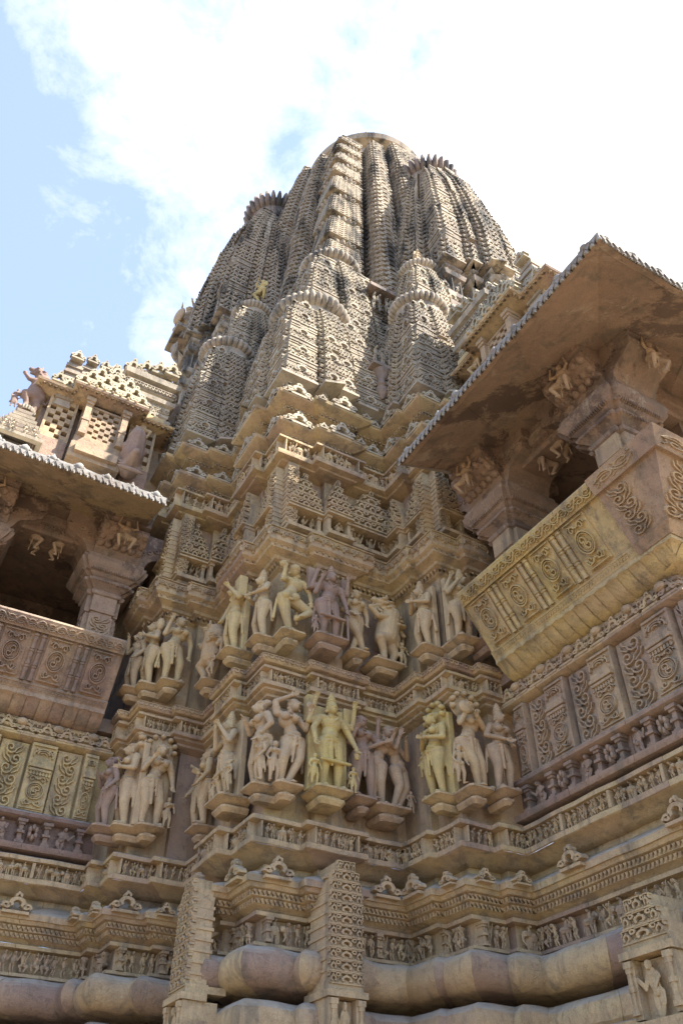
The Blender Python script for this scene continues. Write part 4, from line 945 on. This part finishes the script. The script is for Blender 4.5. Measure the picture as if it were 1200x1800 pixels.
        # bracket cross and dwarfs
        for d, nr in ((D, Nn), (D, -Nn), (np.array([0, -1., 0]), np.array([1., 0, 0])), (np.array([0, 1., 0]), np.array([-1., 0, 0]))):
            bk = MB(); w = .46; base = np.array([sc, ac, 0])-d*w/2; outl = [(.0, 4.95), (.20, 4.95), (.24, 5.0), (.27, 5.08), (.31, 5.13), (.38, 5.16), (.44, 5.20), (.45, 5.27), (.40, 5.285), (.40, 5.30), (.46, 5.32), (.46, 5.42), (0, 5.42)]
            k = len(outl); V = np.array([(u, z, o*(1.18 if abs(nr[0]) > .5 else 1)) for u in (0, w) for o, z in outl]); q = np.arange(k); j = (q+1) % k
            bk.inst(V, [np.stack([q, j, j+k, q+k], 1), np.array([(b, i, i+1) if b == 0 else (b, i+1, i) for b in (0, k) for i in range(b+1, b+k-1)])], base, d, (0, 0, 1), nr, .28)
            bk.inst(TEETH[0], TEETH[1], np.array([base+d*w*e/4+nr*.455+np.array([0, 0, 5.325]) for e in range(4)]), d*w/4, (0, 0, .085), nr*.016, .35)
            for e in range(6):
                for oo_, zz_ in ((.42, 5.215), (.33, 5.165), (.28, 5.11)): bk.inst(*swz(*ellip((w*(e+.5)/6, oo_, zz_), (.042, .05, .04), 8, 5)), base+d*(w/4*e*0), d, (0, 0, 1), nr, .35)
            for sx in (-1, 1):
                for q in range(5): bk.inst(*ring(.0, .0, .030, .012, 0, 360, 8, -.012, .012), base+d*(w if sx > 0 else 0)+nr*(.12+.065*q)+np.array([0, 0, 5.10+.035*q]), nr, (0, 0, 1), d*sx, .35)
            br = bld(bk, 'bracket', M_SOF)
            mA = place_atlante(None, np.array([sc, ac, 4.92])+nr*(.46 if abs(nr[1]) > .5 else .52), d, nr, .40, .3); bld(mA, 'bracket_figure', M_STAT, w=0, parent=br, smooth=60)
    # beam and eave
    mb = MB(); sweep(mb, [(S-.02, -1.4), (S-.02, 0), (0.0, 0)], [(-.25, 5.12), (.03, 5.12), (.05, 5.14), (.05, 5.24), (.07, 5.25), (.07, 5.34), (.05, 5.36), (.05, 5.44)], tint=.1 if not R else .3, tv=.05, blk=1.2)
    n = 10; mb.inst(VINE[0], VINE[1], np.array([(.1+k*.16, .05, 5.15) for k in range(n)]), D*.16, (0, 0, .09), Nn*.012, .2)
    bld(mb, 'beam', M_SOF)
    Se = 1.72 if R else 2.6; EP = [(Se, -2.5), (Se, 0), (.16, 0)]
    ep = [(.02, 5.445), (.25, 5.395), (.5, 5.325), (.75, 5.245), (.9, 5.195), (.92, 5.185), (.925, 5.175), (.975, 5.165)]
    top = [(.985, 5.24), (.95, 5.27), (.6, 5.48), (.3, 5.68), (.0, 5.86), (-.3, 5.95)]
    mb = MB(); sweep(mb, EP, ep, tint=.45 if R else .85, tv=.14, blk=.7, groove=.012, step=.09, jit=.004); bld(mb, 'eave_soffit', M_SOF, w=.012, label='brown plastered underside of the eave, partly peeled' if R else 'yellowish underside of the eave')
    mb = MB(); sweep(mb, EP, [(.975, 5.165), (.985, 5.17)]+top, tint=.5, blk=.9, step=.1)
    V = np.array([(EP[-1][0], a, z) for a, z in ep+top]); mb.add(V, [np.zeros((0, 4)), np.array([(0, i, i+1) for i in range(1, len(V)-1)])], .5)
    bld(mb, 'eave_top', M_EDGE, w=.008)
    mb = MB(); along(mb, TEETH, EP, .972, 5.150, .062, h=.062, dep=.022, tint=.35, tv=.2)
    for (a, b, d, nr, L) in edges(EP, off=.985):
        n = int(L/.062)
        for k in range(n+1): V, F = ellip((a[0]+d[0]*k*L/n-.004*nr[0], a[1]+d[1]*k*L/n-.004*nr[1], 5.160), (.009, .009, .014), 6, 4); mb.add(V, F, .8)
        n = int(L/.235)
        for k in range(n):
            c = a+d*((k+.6)*L/n+random.uniform(-.015, .015))-nr*.02; q_ = random.uniform(.7, 1.1)
            if random.random() < .08: continue
            V, F = ellip((c[0], c[1], 5.245), (.042*q_, .042*q_, .042*q_), 10, 6); mb.add(V, F, .55+random.uniform(-.3, .3))
            for s2 in (-1, 1): V, F = ellip((c[0]+s2*d[0]*.04, c[1]+s2*d[1]*.04, 5.24), (.026, .026, .022), 8, 5); mb.add(V, F, .5)
            V, F = ellip((c[0], c[1], 5.285), (.014, .014, .02), 6, 4); mb.add(V, F, .6)
    bld(mb, 'eave_fringe', M_EDGE, w=.004, label='weathered toothed fringe of the eave')
    # stepped roof
    mb = MB(); o_ = -.12
    RPp = [(S, -3), (S, 0), (.1, 0)]
    z = 5.86
    for k in range(9):
        sweep(mb, RPp, [(o_-.06, z), (o_, z+.02), (o_, z+.10), (o_-.05, z+.12), (o_-.05, z+.17), (o_-.5, z+.19)], tint=.3, blk=.4); along(mb, CREST, RPp, o_-.03, z+.1, .22, h=.16, dep=.05, tint=.45); z += .18; o_ -= .15
    bld(mb, 'stepped_roof', M_TOW, w=.006)
    # latticed roof niche
    mb = MB(); t = .18
    def niche(s0, w, a0, zb, zt, jn, tt):
        o = np.array([s0, a0, 0.]); B = lambda *a: mb.inst(*box(*a), o, D, (0, 0, 1), Nn, tt)
        B(-.03, w+.03, zb-.34, zb-.12, -.4, .04, .004); B(.02, w-.02, zb-.28, zb-.16, -.4, .09, .004); B(-.015, w+.015, zb-.12, zb, -.4, .015)
        B(0, w, zb, zt, -.4, -.11)
        for x in (0, w-.085): B(x, x+.085, zb, zb+.05, -.1, .07, .003); B(x+.008, x+.077, zb+.05, zt-.10, -.1, .05); B(x+.0, x+.085, zb+.22, zb+.245, -.1, .06); B(x, x+.085, zt-.10, zt-.06, -.1, .065); B(x-.01, x+.095, zt-.06, zt, -.1, .08)
        jali(mb, o+D*.10, D, Nn, w-.20, zb+.03, zt-zb-.12, *jn, tt)
    niche(.55, .50, .10, 6.46, 7.03, (5, 9), .34); 
    for s0, w in ((.22, .25), (1.13, .25)): jali(mb, (s0, -.02, 0), D, Nn, w, 6.42, .62, 4, 9, .4); mb.inst(*box(-.03, w+.03, 6.12, 6.40, -.3, .02, .004), (s0, -.02, 0), D, (0, 0, 1), Nn, .1); mb.inst(*box(-.03, w+.03, 6.40, 7.1, -.35, -.09, .004), (s0, -.02, 0), D, (0, 0, 1), Nn, .2)
    NP = [(1.46, -.6), (1.46, -.02), (1.08, -.02), (1.08, .12), (.52, .12), (.52, -.02), (.17, -.02), (.17, -.6)]
    sweep(mb, NP, [(-.05, 7.03), (.02, 7.045), (.06, 7.06), (.14, 7.075), (.15, 7.10), (.10, 7.15), (.03, 7.19), (.0, 7.24), (-.3, 7.26)], tint=.4, blk=.5); along(mb, TEETH, NP, .10, 7.045, .06, h=.03, dep=.03, tint=.4)
    for k in range(7): V, F = ellip((.55+.09*k, .27, 7.12), (.022, .022, .022), 6, 4); mb.add(V, F, .6)
    mb.inst(*box(.17, 1.46, 5.9, 7.12, -.7, -.13), (0, 0, 0), D, (0, 0, 1), Nn, .2); mb.inst(*box(-.3, .60, 5.8, 7.95, -1.2, -.25), (0, 0, 0), D, (0, 0, 1), Nn, .3)
    sh = bld(mb, 'roof_niche', M_ST, label='roof niche with pierced stone lattice under a gable')
    mb = MB()
    for r_, (n, z0, hh) in enumerate(((5, 7.18, .20), (4, 7.32, .22), (3, 7.46, .22), (1, 7.60, .26))):
        w = .17; x0 = .80-n*w/2
        for k in range(n):
            mb.inst(CREST[0], CREST[1], (x0+k*w, .10-.04*r_, z0), D*w*1.08, (0, 0, hh), Nn*.09, .75)
            mb.inst(*box(x0+k*w+.01, x0+k*w+w-.01, z0-.05, z0+.06, -.1, .03, .004), (0, .10-.04*r_, 0), D, (0, 0, 1), Nn, .7)
    for s0 in (.22, 1.2):
        for k in range(2): mb.inst(CREST[0], CREST[1], (s0+k*.12, -.02, 7.16+.05*k), D*.15, (0, 0, .2), Nn*.07, .75)
    bld(mb, 'gable', M_TOW, parent=sh)
    # moulded block against the tower with a dwarf under it
    mb = MB(); BPk = [(.66, -1.0), (.66, .02), (.10, .02), (.10, -1.0)]
    sweep(mb, BPk, [(-.1, 7.15), (.0, 7.17), (.03, 7.19), (.03, 7.24), (-.02, 7.26), (-.02, 7.30), (.0, 7.32), (.0, 7.48), (.04, 7.50), (.05, 7.56), (-.03, 7.58), (-.03, 7.62), (.02, 7.64), (.03, 7.73), (-.02, 7.75), (-.02, 7.78), (.06, 7.80), (.07, 7.88), (-.04, 7.93), (-.04, 8.0), (-.4, 8.02)], tint=.6, blk=.6, tv=.12)
    along(mb, VINE, BPk, .0, 7.34, .16, h=.12, dep=.012, tint=.6); along(mb, DROP, BPk, .03, 7.645, .045, h=.08, dep=.018, tint=.5); along(mb, ARCH, BPk, -.04, 7.92, .09, h=.1, dep=.03, tint=.4)
    b1 = bld(mb, 'moulded_block', M_TOW)
    mb = place_atlante(None, np.array([.36, .02, 6.78]), D, Nn, .40, .5); mb.inst(*box(.16, .56, 7.08, 7.17, -.3, .13, .01), (0, 0, 0), D, (0, 0, 1), Nn, .7)
    bld(mb, 'corbel_figure', M_STAT, w=0, parent=b1, smooth=60)
    for k in range(4):
        mb = MB(); mb.inst(CREST[0], CREST[1], (.08+.15*k, .02-.06*k, 8.0), D*.2, (0, 0, .26), Nn*.09, .8); bld(mb, 'gable_crest', M_TOW, parent=b1)
    for (sa, sb, aa, zt_) in ((1.20, 1.36, .0, 7.66), (1.02, 1.16, -.25, 7.95), (.62, .98, -.45, 8.15)):
        mb = MB(); z = 6.9
        while z < zt_:
            e = .025*random.random(); mb.inst(*box(sa-.03+e, sb+.03-e, z, z+.05, -.5, aa+.03-e, .004), (0, 0, 0), D, (0, 0, 1), Nn, .3+random.uniform(-.1, .2)); mb.inst(*box(sa, sb, z+.05, z+.11, -.5, aa, .002), (0, 0, 0), D, (0, 0, 1), Nn, .3); z += .11
        n = max(1, int((sb-sa)/.12)); mb.inst(CREST[0], CREST[1], np.array([(sa+k*(sb-sa)/n, aa, z-.01) for k in range(n)]), D*(sb-sa)/n, (0, 0, .16), Nn*.08, .6)
        bld(mb, 'stepped_stack', M_TOW, w=.004)
    # stub pyramid at the outer end
    mb = MB(); z = 6.12; wq = .26
    for k in range(7):
        q = wq-.03*k; P = [(1.60+q, -.1-q), (1.60+q, -.1+q), (1.60-q, -.1+q), (1.60-q, -.1-q)]
        sweep(mb, P, [(-.05, z), (.0, z+.01), (.01, z+.045), (-.04, z+.06), (-.04, z+.085)], closed=True, tint=.3, blk=.9)
        if k < 2: 
            for e in range(4): mb.inst(MINI[e][0], MINI[e][1], (1.60-q+.02+e*q*.45, -.1+q-.05, z+.03), D*.12, (0, 0, .09), Nn*.09, .5)
        z += .082
    V, F = lathe([(.09, z), (.105, z+.02), (.105, z+.05), (.08, z+.06), (.01, z+.06)], 40, 20, .1); mb.add(V+np.array([1.60, -.1, 0]), F, .3)
    bld(mb, 'stub_pinnacle', M_TOW)
    return root
hall_R = hall('right'); hall_L = hall('left')
# ------------------------------------------------------------------ statues on the wall ledges
# in a statue's own frame y points out of the wall and +x is to the viewer's left
def lion(S=1.0, rider=True):
    P = []; E = lambda c, r, n=16, m_=10: P.append(ellip(c, r, n, m_)); C_ = lambda a, b, r0, r1, n=16: P.append(caps(a, b, r0, r1, n))
    C_((-.02, 0, .38), (-.08, 0, .72), .13, .13); E((-.06, 0, .40), (.14, .10, .15)); E((-.10, 0, .66), (.13, .10, .17)); E((-.06, .0, .80), (.12, .10, .11))
    E((.03, .03, .88), (.085, .075, .07)); C_((.05, .03, .87), (.15, .04, .88), .055, .035); C_((.05, .03, .83), (.13, .04, .80), .035, .022); E((.15, .04, .905), (.02, .03, .02))
    for s in (-.04, .06): C_((.0, s, .93), (-.01, s, 1.0), .025, .012); E((.07, s, .91), (.014, .014, .014))
    for q in range(7): E((-.20+.025*q, .06, .58+.05*q), (.05, .055, .022)); E((-.21+.025*q, -.02, .60+.05*q), (.05, .05, .022)); E((-.13+.03*q, .10, .56+.055*q), (.035, .03, .02))
    C_((-.06, .06, .66), (.12, .08, .62), .055, .035); C_((.12, .08, .62), (.20, .08, .70), .035, .028); E((.21, .08, .72), (.035, .035, .03))
    C_((-.06, -.04, .64), (-.22, -.02, .58), .05, .035); C_((-.22, -.02, .58), (-.24, .02, .48), .032, .03)
    C_((-.02, .03, .36), (.10, .08, .30), .09, .06); C_((.10, .08, .30), (.04, .04, .14), .055, .04); C_((.04, .04, .14), (.05, .06, .03), .038, .035); C_((.05, .04, .025), (.13, .08, .02), .032, .024)
    C_((-.06, -.02, .34), (-.12, .0, .18), .09, .055); C_((-.12, 0, .18), (-.08, 0, .04), .05, .035); C_((-.08, 0, .025), (.0, .03, .02), .032, .024)
    C_((-.10, -.03, .34), (-.24, -.02, .30), .025, .02); C_((-.24, -.02, .30), (-.26, -.02, .52), .02, .02); E((-.25, -.02, .54), (.035, .03, .04))
    if rider:
        P += person(S=.34, O=(.10, .03, .60), LK=(.13, .1, .35), RK=(-.12, .1, .35), skirt=False, hands=False)
        P += person(S=.36, O=(-.20, .04, .0), LK=(.12, .12, .30), LE=(.2, .05, .85), LW=(.2, .05, 1.0), skirt=False, hands=False)
    V, F = join(P); return [(V*S, F)]
MALE = dict(fem=False, bun=False)
ST = [
 # name, (x, y), face, z, height, tint, parts, label
 ('L1', (1.56, 6.53), 'W', 2.40, .60, .02, lambda: person(hx=-.04, cx=.0, head=(.01, .02), LW=(.10, .10, .72), LE=(.16, .03, .63), turn=.2), 'dark brown female statue, leftmost figure on the left bay lower ledge'),
 ('L2', (1.69, 6.44), 'W', 2.40, .72, .40, lambda: person(hx=.03, cx=-.01, halo=True, LE=(.17, .03, .62), LW=(.05, .10, .72), RE=(-.17, .02, .62), RW=(-.06, .10, .66), head=(.012, .02), slab=.16), 'tan statue under a snake hood, hands at the chest, left of the left bay corner'),
 ('L3', (1.87, 6.32), 'S', 2.40, .70, .42, lambda: person(hx=.035, cx=-.015, halo=True, head=(-.02, .02), LE=(.15, .04, .64), LW=(.10, .12, .74), RE=(-.17, .0, .62), RW=(-.17, .05, .50), slab=.17)+person(S=.36, O=(-.17, .02, .02), hands=False, LW=(.03, .1, .7)), 'tan statue under a wide snake hood with small attendant, left bay lower ledge'),
 ('P1', (2.24, 6.14), 'W', 2.40, .66, .38, lambda: person(hx=-.03, O=(-.06, 0, 0), turn=-.4, LW=(.02, .12, .7))+person(O=(.10, -.02, 0), turn=.3, **MALE, RW=(-.10, .12, .66)), 'embracing weathered pair at the far left edge of the pier, lower ledge'),
 ('P2', (2.17, 5.54), 'W', 2.40, .66, .52, lambda: person(**MALE, hx=.02, cx=.0, crown=1, LE=(.14, .08, .66), LW=(.07, .13, .86), RE=(-.15, .06, .64), RW=(-.04, .13, .86), extra=((1, (.2, .0, .72), (.2, .06, .86)),), slab=.2)+person(S=.38, O=(-.17, .04, .02), hands=False)+person(S=.34, O=(.18, .04, .02), hands=False)+[slabbox(-.1, .1, .02, .09, .28, .32)], 'four armed male statue raising both hands to his face, left face of pier'),
 ('P3', (2.29, 5.21), 'W', 2.40, .70, .36, lambda: person(hx=-.03, cx=.01, head=(.02, .03), LE=(.15, .05, .66), LW=(.10, .12, .74), RE=(-.19, .0, .64), RW=(-.13, .07, .53))+person(S=.5, O=(-.13, .05, .0), hands=False, LW=(.0, .1, .7), back=True), 'reddish female statue with a child clinging to her hip, left of the pier corner'),
 ('P4', (2.45, 5.09), 'S', 2.40, .70, .30, lambda: person(hx=-.05, cx=.02, nx=-.01, head=(-.025, .02), LE=(.15, .0, .93), LW=(.02, .03, 1.02), RE=(-.16, .04, .66), RW=(-.15, .12, .80), LK=(.06, .05, .28), LF=(.06, 0, .03), RK=(-.10, .04, .30), RF=(.0, .02, .03))+person(S=.45, O=(.14, .03, .0), hands=False)+[ellip((-.15, .13, .90), (.045, .02, .05))], 'reddish female statue, one arm arched over her head, mirror in the other hand'),
 ('P5', (2.76, 5.00), 'S', 2.40, .70, .84, lambda: person(**MALE, stout=1.12, hx=.025, cx=.0, crown=1, LE=(.19, .02, .64), LW=(.19, .06, .50), RE=(-.20, .02, .62), RW=(-.22, .07, .50), extra=((1, (.23, .0, .72), (.20, .05, .93)), (-1, (-.23, .0, .74), (-.22, .05, .94))), slab=.20)+person(S=.33, O=(.19, .06, .0), hands=False)+person(S=.28, O=(-.20, .06, .0), hands=False)+[caps((-.14, .10, .27), (.14, .10, .27), .018, .018), ellip((-.23, .08, .40), (.03, .03, .05)), slabbox(.14, .24, -.10, -.02, .75, 1.05), slabbox(-.25, -.15, -.10, -.02, .72, 1.0)], 'large yellow four armed statue with a tall crown, centre of the lower ledge'),
 ('P6', (3.06, 5.06), 'S', 2.42, .68, .04, lambda: person(hx=-.01, cx=.0, LE=(.15, .03, .62), LW=(.13, .10, .72), RE=(-.17, .02, .70), RW=(-.16, .07, .90), head=(.01, .01), LK=(.07, .03, .28), RF=(-.10, 0, .03), RK=(-.08, .03, .28)), 'dark reddish female statue with one palm raised, right of the yellow crowned figure'),
 ('P7', (3.30, 5.06), 'S', 2.40, .66, .20, lambda: person(O=(.10, -.01, 0), nx=-.07, cx=-.03, hx=.04, head=(-.03, .02), turn=-.35, RE=(-.16, .08, .70), RW=(-.20, .10, .84), LE=(.13, .05, .68), LW=(-.02, .13, .72), skirt=False, LK=(.10, .04, .28), RK=(0, .04, .28), LF=(.06, 0, .03), RF=(-.02, 0, .03), bun=True)+person(**MALE, O=(-.09, -.01, 0), nx=.06, cx=.03, hx=-.05, head=(.03, .02), turn=.35, LE=(.17, .08, .74), LW=(.18, .12, .80), RE=(-.14, .06, .66), RW=(-.02, .14, .78), skirt=False, RK=(-.10, .05, .29), RF=(-.02, 0, .03), LK=(.0, .05, .28), LF=(.05, 0, .03))+person(S=.26, O=(-.25, .02, 0), hands=False), 'kissing couple in embrace, rightmost statue of the pier lower ledge'),
 ('R1', (3.50, 4.70), 'W', 2.40, .68, .92, lambda: person(hx=.02, halo=True, LE=(.16, .04, .62), LW=(.05, .11, .66), RE=(-.17, .03, .62), RW=(-.05, .12, .65), slab=.17, head=(.01, .02), stout=1.1)+person(S=.3, O=(.17, .03, .3), hands=False), 'bright yellow statue under a snake hood, hands folded, left one of right bay lower ledge'),
 ('R2', (3.65, 4.46), 'S', 2.40, .70, .42, lambda: person(hx=.05, cx=-.02, nx=-.01, halo=True, head=(.02, .03), LE=(.16, .07, .68), LW=(.12, .12, .80), RE=(-.17, .04, .64), RW=(.0, .14, .74), RK=(-.05, .04, .28), RF=(-.10, 0, .03), LK=(.03, .05, .28), LF=(-.02, .02, .03))+[ellip((.13, .13, .84), (.075, .03, .075), 14, 8)]+person(S=.42, O=(.17, .02, .02), hands=False, back=True), 'statue under a snake hood holding a round mirror, small attendant beside her'),
 ('R3', (3.85, 4.38), 'S', 2.40, .64, .28, lambda: person(hx=.03, crown=1, head=(-.02, .02), LE=(.17, .02, .64), LW=(.02, .12, .58), RE=(-.15, .0, .64), RW=(-.10, .08, .56)), 'slender crowned female statue with a tall cap, rightmost on the right bay lower ledge'),
 ('LU1', (1.60, 6.62), 'W', 3.66, .62, .30, lambda: person(**MALE, hx=-.02, LE=(.15, .06, .70), LW=(.06, .12, .86), turn=.2), 'shaded statue with a hand raised to its mouth, half behind the left railing'),
 ('LU2', (1.70, 6.48), 'W', 3.66, .70, .50, lambda: person(hx=-.03, cx=.01, head=(.015, .02), RE=(-.18, .03, .64), RW=(-.08, .12, .70), LE=(.15, .0, .62), LW=(.12, .09, .70))+[ellip((-.14, .0, .88), (.05, .05, .10))], 'pale female statue with a bag like bundle at her shoulder, left bay upper ledge'),
 ('LU3', (1.86, 6.31), 'S', 3.66, .70, .58, lambda: person(hx=.045, cx=-.02, head=(-.015, .02), LE=(.16, .03, .68), LW=(.12, .07, .88), RE=(-.17, .0, .62), RW=(-.16, .03, .44)), 'pale female statue lifting one hand to her ear, other arm hanging, left bay upper ledge'),
 ('PU0', (2.14, 6.12), 'W', 3.64, .66, .32, lambda: lion(), 'dark rearing beast with rider at the far left of the pier upper ledge'),
 ('PU1', (2.12, 5.58), 'W', 3.66, .70, .80, lambda: person(**MALE, hx=.0, crown=None, head=(.03, .02), LE=(.15, .05, .62), LW=(.10, .10, .50), RE=(-.17, .04, .70), RW=(-.08, .12, .88), slab=.14)+[slabbox(-.20, -.06, -.03, .06, .72, 1.02)], 'yellowish statue with broken face and lifted hand, left face of pier, upper ledge'),
 ('PU2', (2.25, 5.29), 'W', 3.66, .68, .48, lambda: person(**MALE, crown=1, hx=-.02, cx=.01, head=(.02, .02), LE=(.15, .05, .64), LW=(.08, .12, .62), RE=(-.16, .05, .66), RW=(.02, .12, .68)), 'pale pinkish statue with arms crossed at the waist, left of the pier corner, upper ledge'),
 ('PU3', (2.42, 5.09), 'S', 3.66, .70, .78, lambda: person(hx=.04, cx=-.03, nx=-.03, back=True, head=(.03, .02), LE=(.13, .04, .74), LW=(.12, .06, .90), RE=(-.20, .02, .66), RW=(-.20, .05, .52), LK=(.06, .0, .28), LF=(.0, 0, .03), RK=(-.20, .03, .36), RF=(-.02, .09, .17))+[ellip((.14, .05, .96), (.05, .04, .05))], 'yellow female dancer statue seen from behind with one leg bent up'),
 ('PU4', (2.73, 5.00), 'S', 3.66, .68, .03, lambda: person(**MALE, stout=1.1, hx=.035, cx=-.01, crown=1, head=(-.012, .02), LE=(.18, .02, .62), LW=(.14, .08, .80), RE=(-.17, .02, .62), RW=(-.18, .06, .46), extra=((1, (.22, .0, .70), (.18, .03, .90)), (-1, (-.21, .0, .74), (-.20, .05, .92))))+person(S=.26, O=(.18, .05, 0), hands=False)+[caps((-.13, .10, .26), (.15, .10, .26), .02, .02), caps((-.19, .07, .02), (-.18, .07, .44), .015, .015), slabbox(.15, .24, -.09, -.03, .7, 1.04), slabbox(-.25, -.17, -.09, -.03, .7, 1.02)], 'mauve four armed statue with tall cylinder crown and long garland, upper ledge'),
 ('PU5', (3.03, 5.07), 'S', 3.66, .66, .46, lambda: person(hx=.03, cx=.0, crown=None, LE=(.18, .0, .62), LW=(.10, .09, .54), RE=(-.15, .0, .62), RW=(-.13, .03, .50), LK=(.01, .06, .28), LF=(-.07, .04, .03), RK=(-.02, .02, .28), RF=(.05, -.02, .03)), 'small female statue with crossed legs, hand on her thigh, next to the rearing lion'),
 ('PU6', (3.31, 5.06), 'S', 3.64, .70, .55, lambda: lion(), 'rearing lion statue with a little rider and a crouching warrior below'),
 ('RU1', (3.50, 4.73), 'W', 3.66, .66, .45, lambda: person(**MALE, crown=1, hx=-.02, head=(.015, .01), LE=(.16, .05, .66), LW=(.02, .12, .74), RE=(-.16, .04, .64), RW=(-.02, .12, .70), slab=.13), 'tan statue in a rounded cap, hands joined at chest, right bay upper ledge'),
 ('RU2', (3.69, 4.45), 'S', 3.66, .67, .52, lambda: person(crown=1, hx=.02, cx=.0, head=(-.02, .02), LE=(.18, .03, .64), LW=(.10, .10, .80), RE=(-.16, .0, .64), RW=(-.16, .02, .46), extra=((1, (.19, .0, .70), (.14, .04, .88)),), slab=.15), 'tall honey coloured female statue with two raised left hands, right bay upper ledge'),
 ('RU3', (3.86, 4.36), 'S', 3.66, .62, .0, lambda: person(hx=.04, cx=.0, RW=(-.10, .08, .6)), 'dark brown statue half hidden behind the right railing'),
]
def ledge(x, y, face, z, w, tint, big=False):
    D, Nn = (np.array([1., 0, 0]), np.array([0, -1., 0])) if face == 'S' else (np.array([0, -1., 0]), np.array([-1., 0, 0]))
    O = np.array([x, y, 0.])-D*w/2; mb = MB()
    def pl(u0, u1, o1, z0, z1, t0, t1):   # chamfered slab, inset below
        c = .022
        f = lambda t: [(u0+t, -.16), (u1-t, -.16), (u1-t, o1-c-t), (u1-c-t, o1-t), (u0+c+t, o1-t), (u0+t, o1-c-t)]
        V = np.array([(u, z0, o) for u, o in f(t0)]+[(u, z1, o) for u, o in f(t1)]); q = np.arange(6); j = (q+1) % 6
        mb.inst(V, [np.concatenate([np.stack([q, j, j+6, q+6], 1), [(0, 1, 2, 5), (5, 2, 3, 4), (6, 7, 8, 11), (11, 8, 9, 10)]])], O, D, (0, 0, 1), Nn, tint)
    pl(0, w, .095, z-.016, z, 0, 0); pl(0, w, .095, z-.050, z-.016, .065, .004); pl(.07, w-.07, .03, z-.066, z-.048, 0, 0); pl(.045, w-.045, .05, z-.080, z-.066, .0, .0); pl(.045, w-.045, .05, z-.108, z-.080, .02, .0)
    return mb.build('ledge', M_ST, temple, wobble=.002)
for key_, (x, y), face, z, h, tint, fn, lab in ST:
    w = .225 if key_ not in ('P5', 'PU4', 'P7', 'PU6', 'P2') else .31
    if key_ in ('R3', 'RU3', 'PU5', 'P6'): w = .19
    ledge(x, y, face, z, w, tint*.55+.2)
    rot = Matrix.Rotation(math.pi, 4, 'Z') if face == 'S' else Matrix.Rotation(math.pi/2, 4, 'Z')
    s_ = h/ (1.0 if '_c' not in key_ else 1.1)
    k_ = s_*(.98 if key_ not in ('P5', 'PU4') else 1.0); M = rot @ Matrix.Diagonal((k_*1.17, k_*1.22, k_, 1))
    cat = 'statue'; nm = 'lion_statue' if key_ in ('PU0', 'PU6') else 'statue'
    o = fuse(nm, fn(), M_STAT, .0060, tint=min(1, tint*.9+.12), M=M)
    o.location = (x, y, z+.001); tag(o, lab, cat, 'carved statues standing on the wall ledges')

# loose sculptures high on the temple
def high(nm, fn, loc, face_ang, h, tint, lab, vox=.014):
    o = fuse(nm, fn, M_STAT, vox, tint=tint, M=Matrix.Rotation(face_ang, 4, 'Z') @ Matrix.Scale(h, 4)); o.location = loc
    return tag(o, lab, 'statue')
high('lion_statue', lion(rider=False)+person(S=.4, O=(.20, 0.02, -.02), hands=False), (1.55-1.60, 6.84, 6.70), math.pi, .72, .0, 'grey lion statue rearing on a small pinnacle at the far left roof edge')
high('warrior_statue', person(**MALE, stout=1.2, LE=(.22, .05, .86), LW=(.12, .1, 1.02), RE=(-.2, 0, .7), RW=(-.22, .1, .86), LK=(.16, .12, .34))+[ellip((.0, .18, .55), (.16, .06, .20), 14, 9)], (1.93, 9.10, 11.95), math.pi/2+.3, 1.0, .35, 'mauve warrior statue with shield on a bracket at the left edge of the spires', .02)
high('crouching_statue', person(**MALE, stout=1.3, LE=(.22, .05, .86), LW=(.12, .1, 1.0), LK=(.2, .12, .34), RK=(-.2, .1, .3)), (2.55, 7.05, 11.0), math.pi/2+.4, .55, .95, 'small yellow figure crouching on top of the upper left spire')
high('bust_statue', person(**MALE, stout=1.4, crown=1), (4.30, 5.25, 10.85), math.pi, .45, .45, 'small bust on top of the upper right bay spire')
mb = MB()
def sl(x0, x1, y0, y1, z0, z1, t):
    V, F = slabbox(x0, x1, y0, y1, z0, z1); mb.add(V, F, t)
sl(1.70, 2.4, 8.75, 9.4, 11.86, 11.95, .4); sl(1.82, 2.4, 8.82, 9.33, 11.72, 11.86, .35); sl(1.9, 2.4, 8.9, 9.25, 11.2, 11.72, .3)
for c, r in (((1.90, 9.0, 11.5), (.16, .2, .22)), ((1.98, 9.0, 11.2), (.12, .16, .18)), ((1.84, 9.08, 11.62), (.1, .12, .1))): V, F = ellip(c, r, 10, 7); mb.add(V, F, .3)
mb.build('bracket', M_TOW, temple)
# curved snout of a sea monster spout beside the left roof niche
P = [caps((0, -.3, .0), (0, .02, .12), .15, .13), caps((0, .02, .12), (0, .10, .34), .13, .10), caps((0, .10, .34), (0, .02, .52), .10, .06), caps((0, .0, -.06), (0, .22, .0), .12, .05), ellip((.1, .05, .2), (.05, .05, .05)), ellip((-.1, .05, .2), (.05, .05, .05))]
for q in range(6): P.append(ellip((.0, -.12+.05*q, .22-.08*q), (.16, .03, .03)))
o = fuse('monster_head', P, M_STAT, .012, tint=.1, M=Matrix.Rotation(math.pi, 4, 'Z')@Matrix.Scale(1.0, 4), parent=None); o.location = (1.12, 6.62, 6.28); o.parent = hall_L; o.matrix_parent_inverse = Matrix.Translation(hall_L.location).inverted(); o['label'] = 'brown curled snout of a carved monster beside the roof niche'
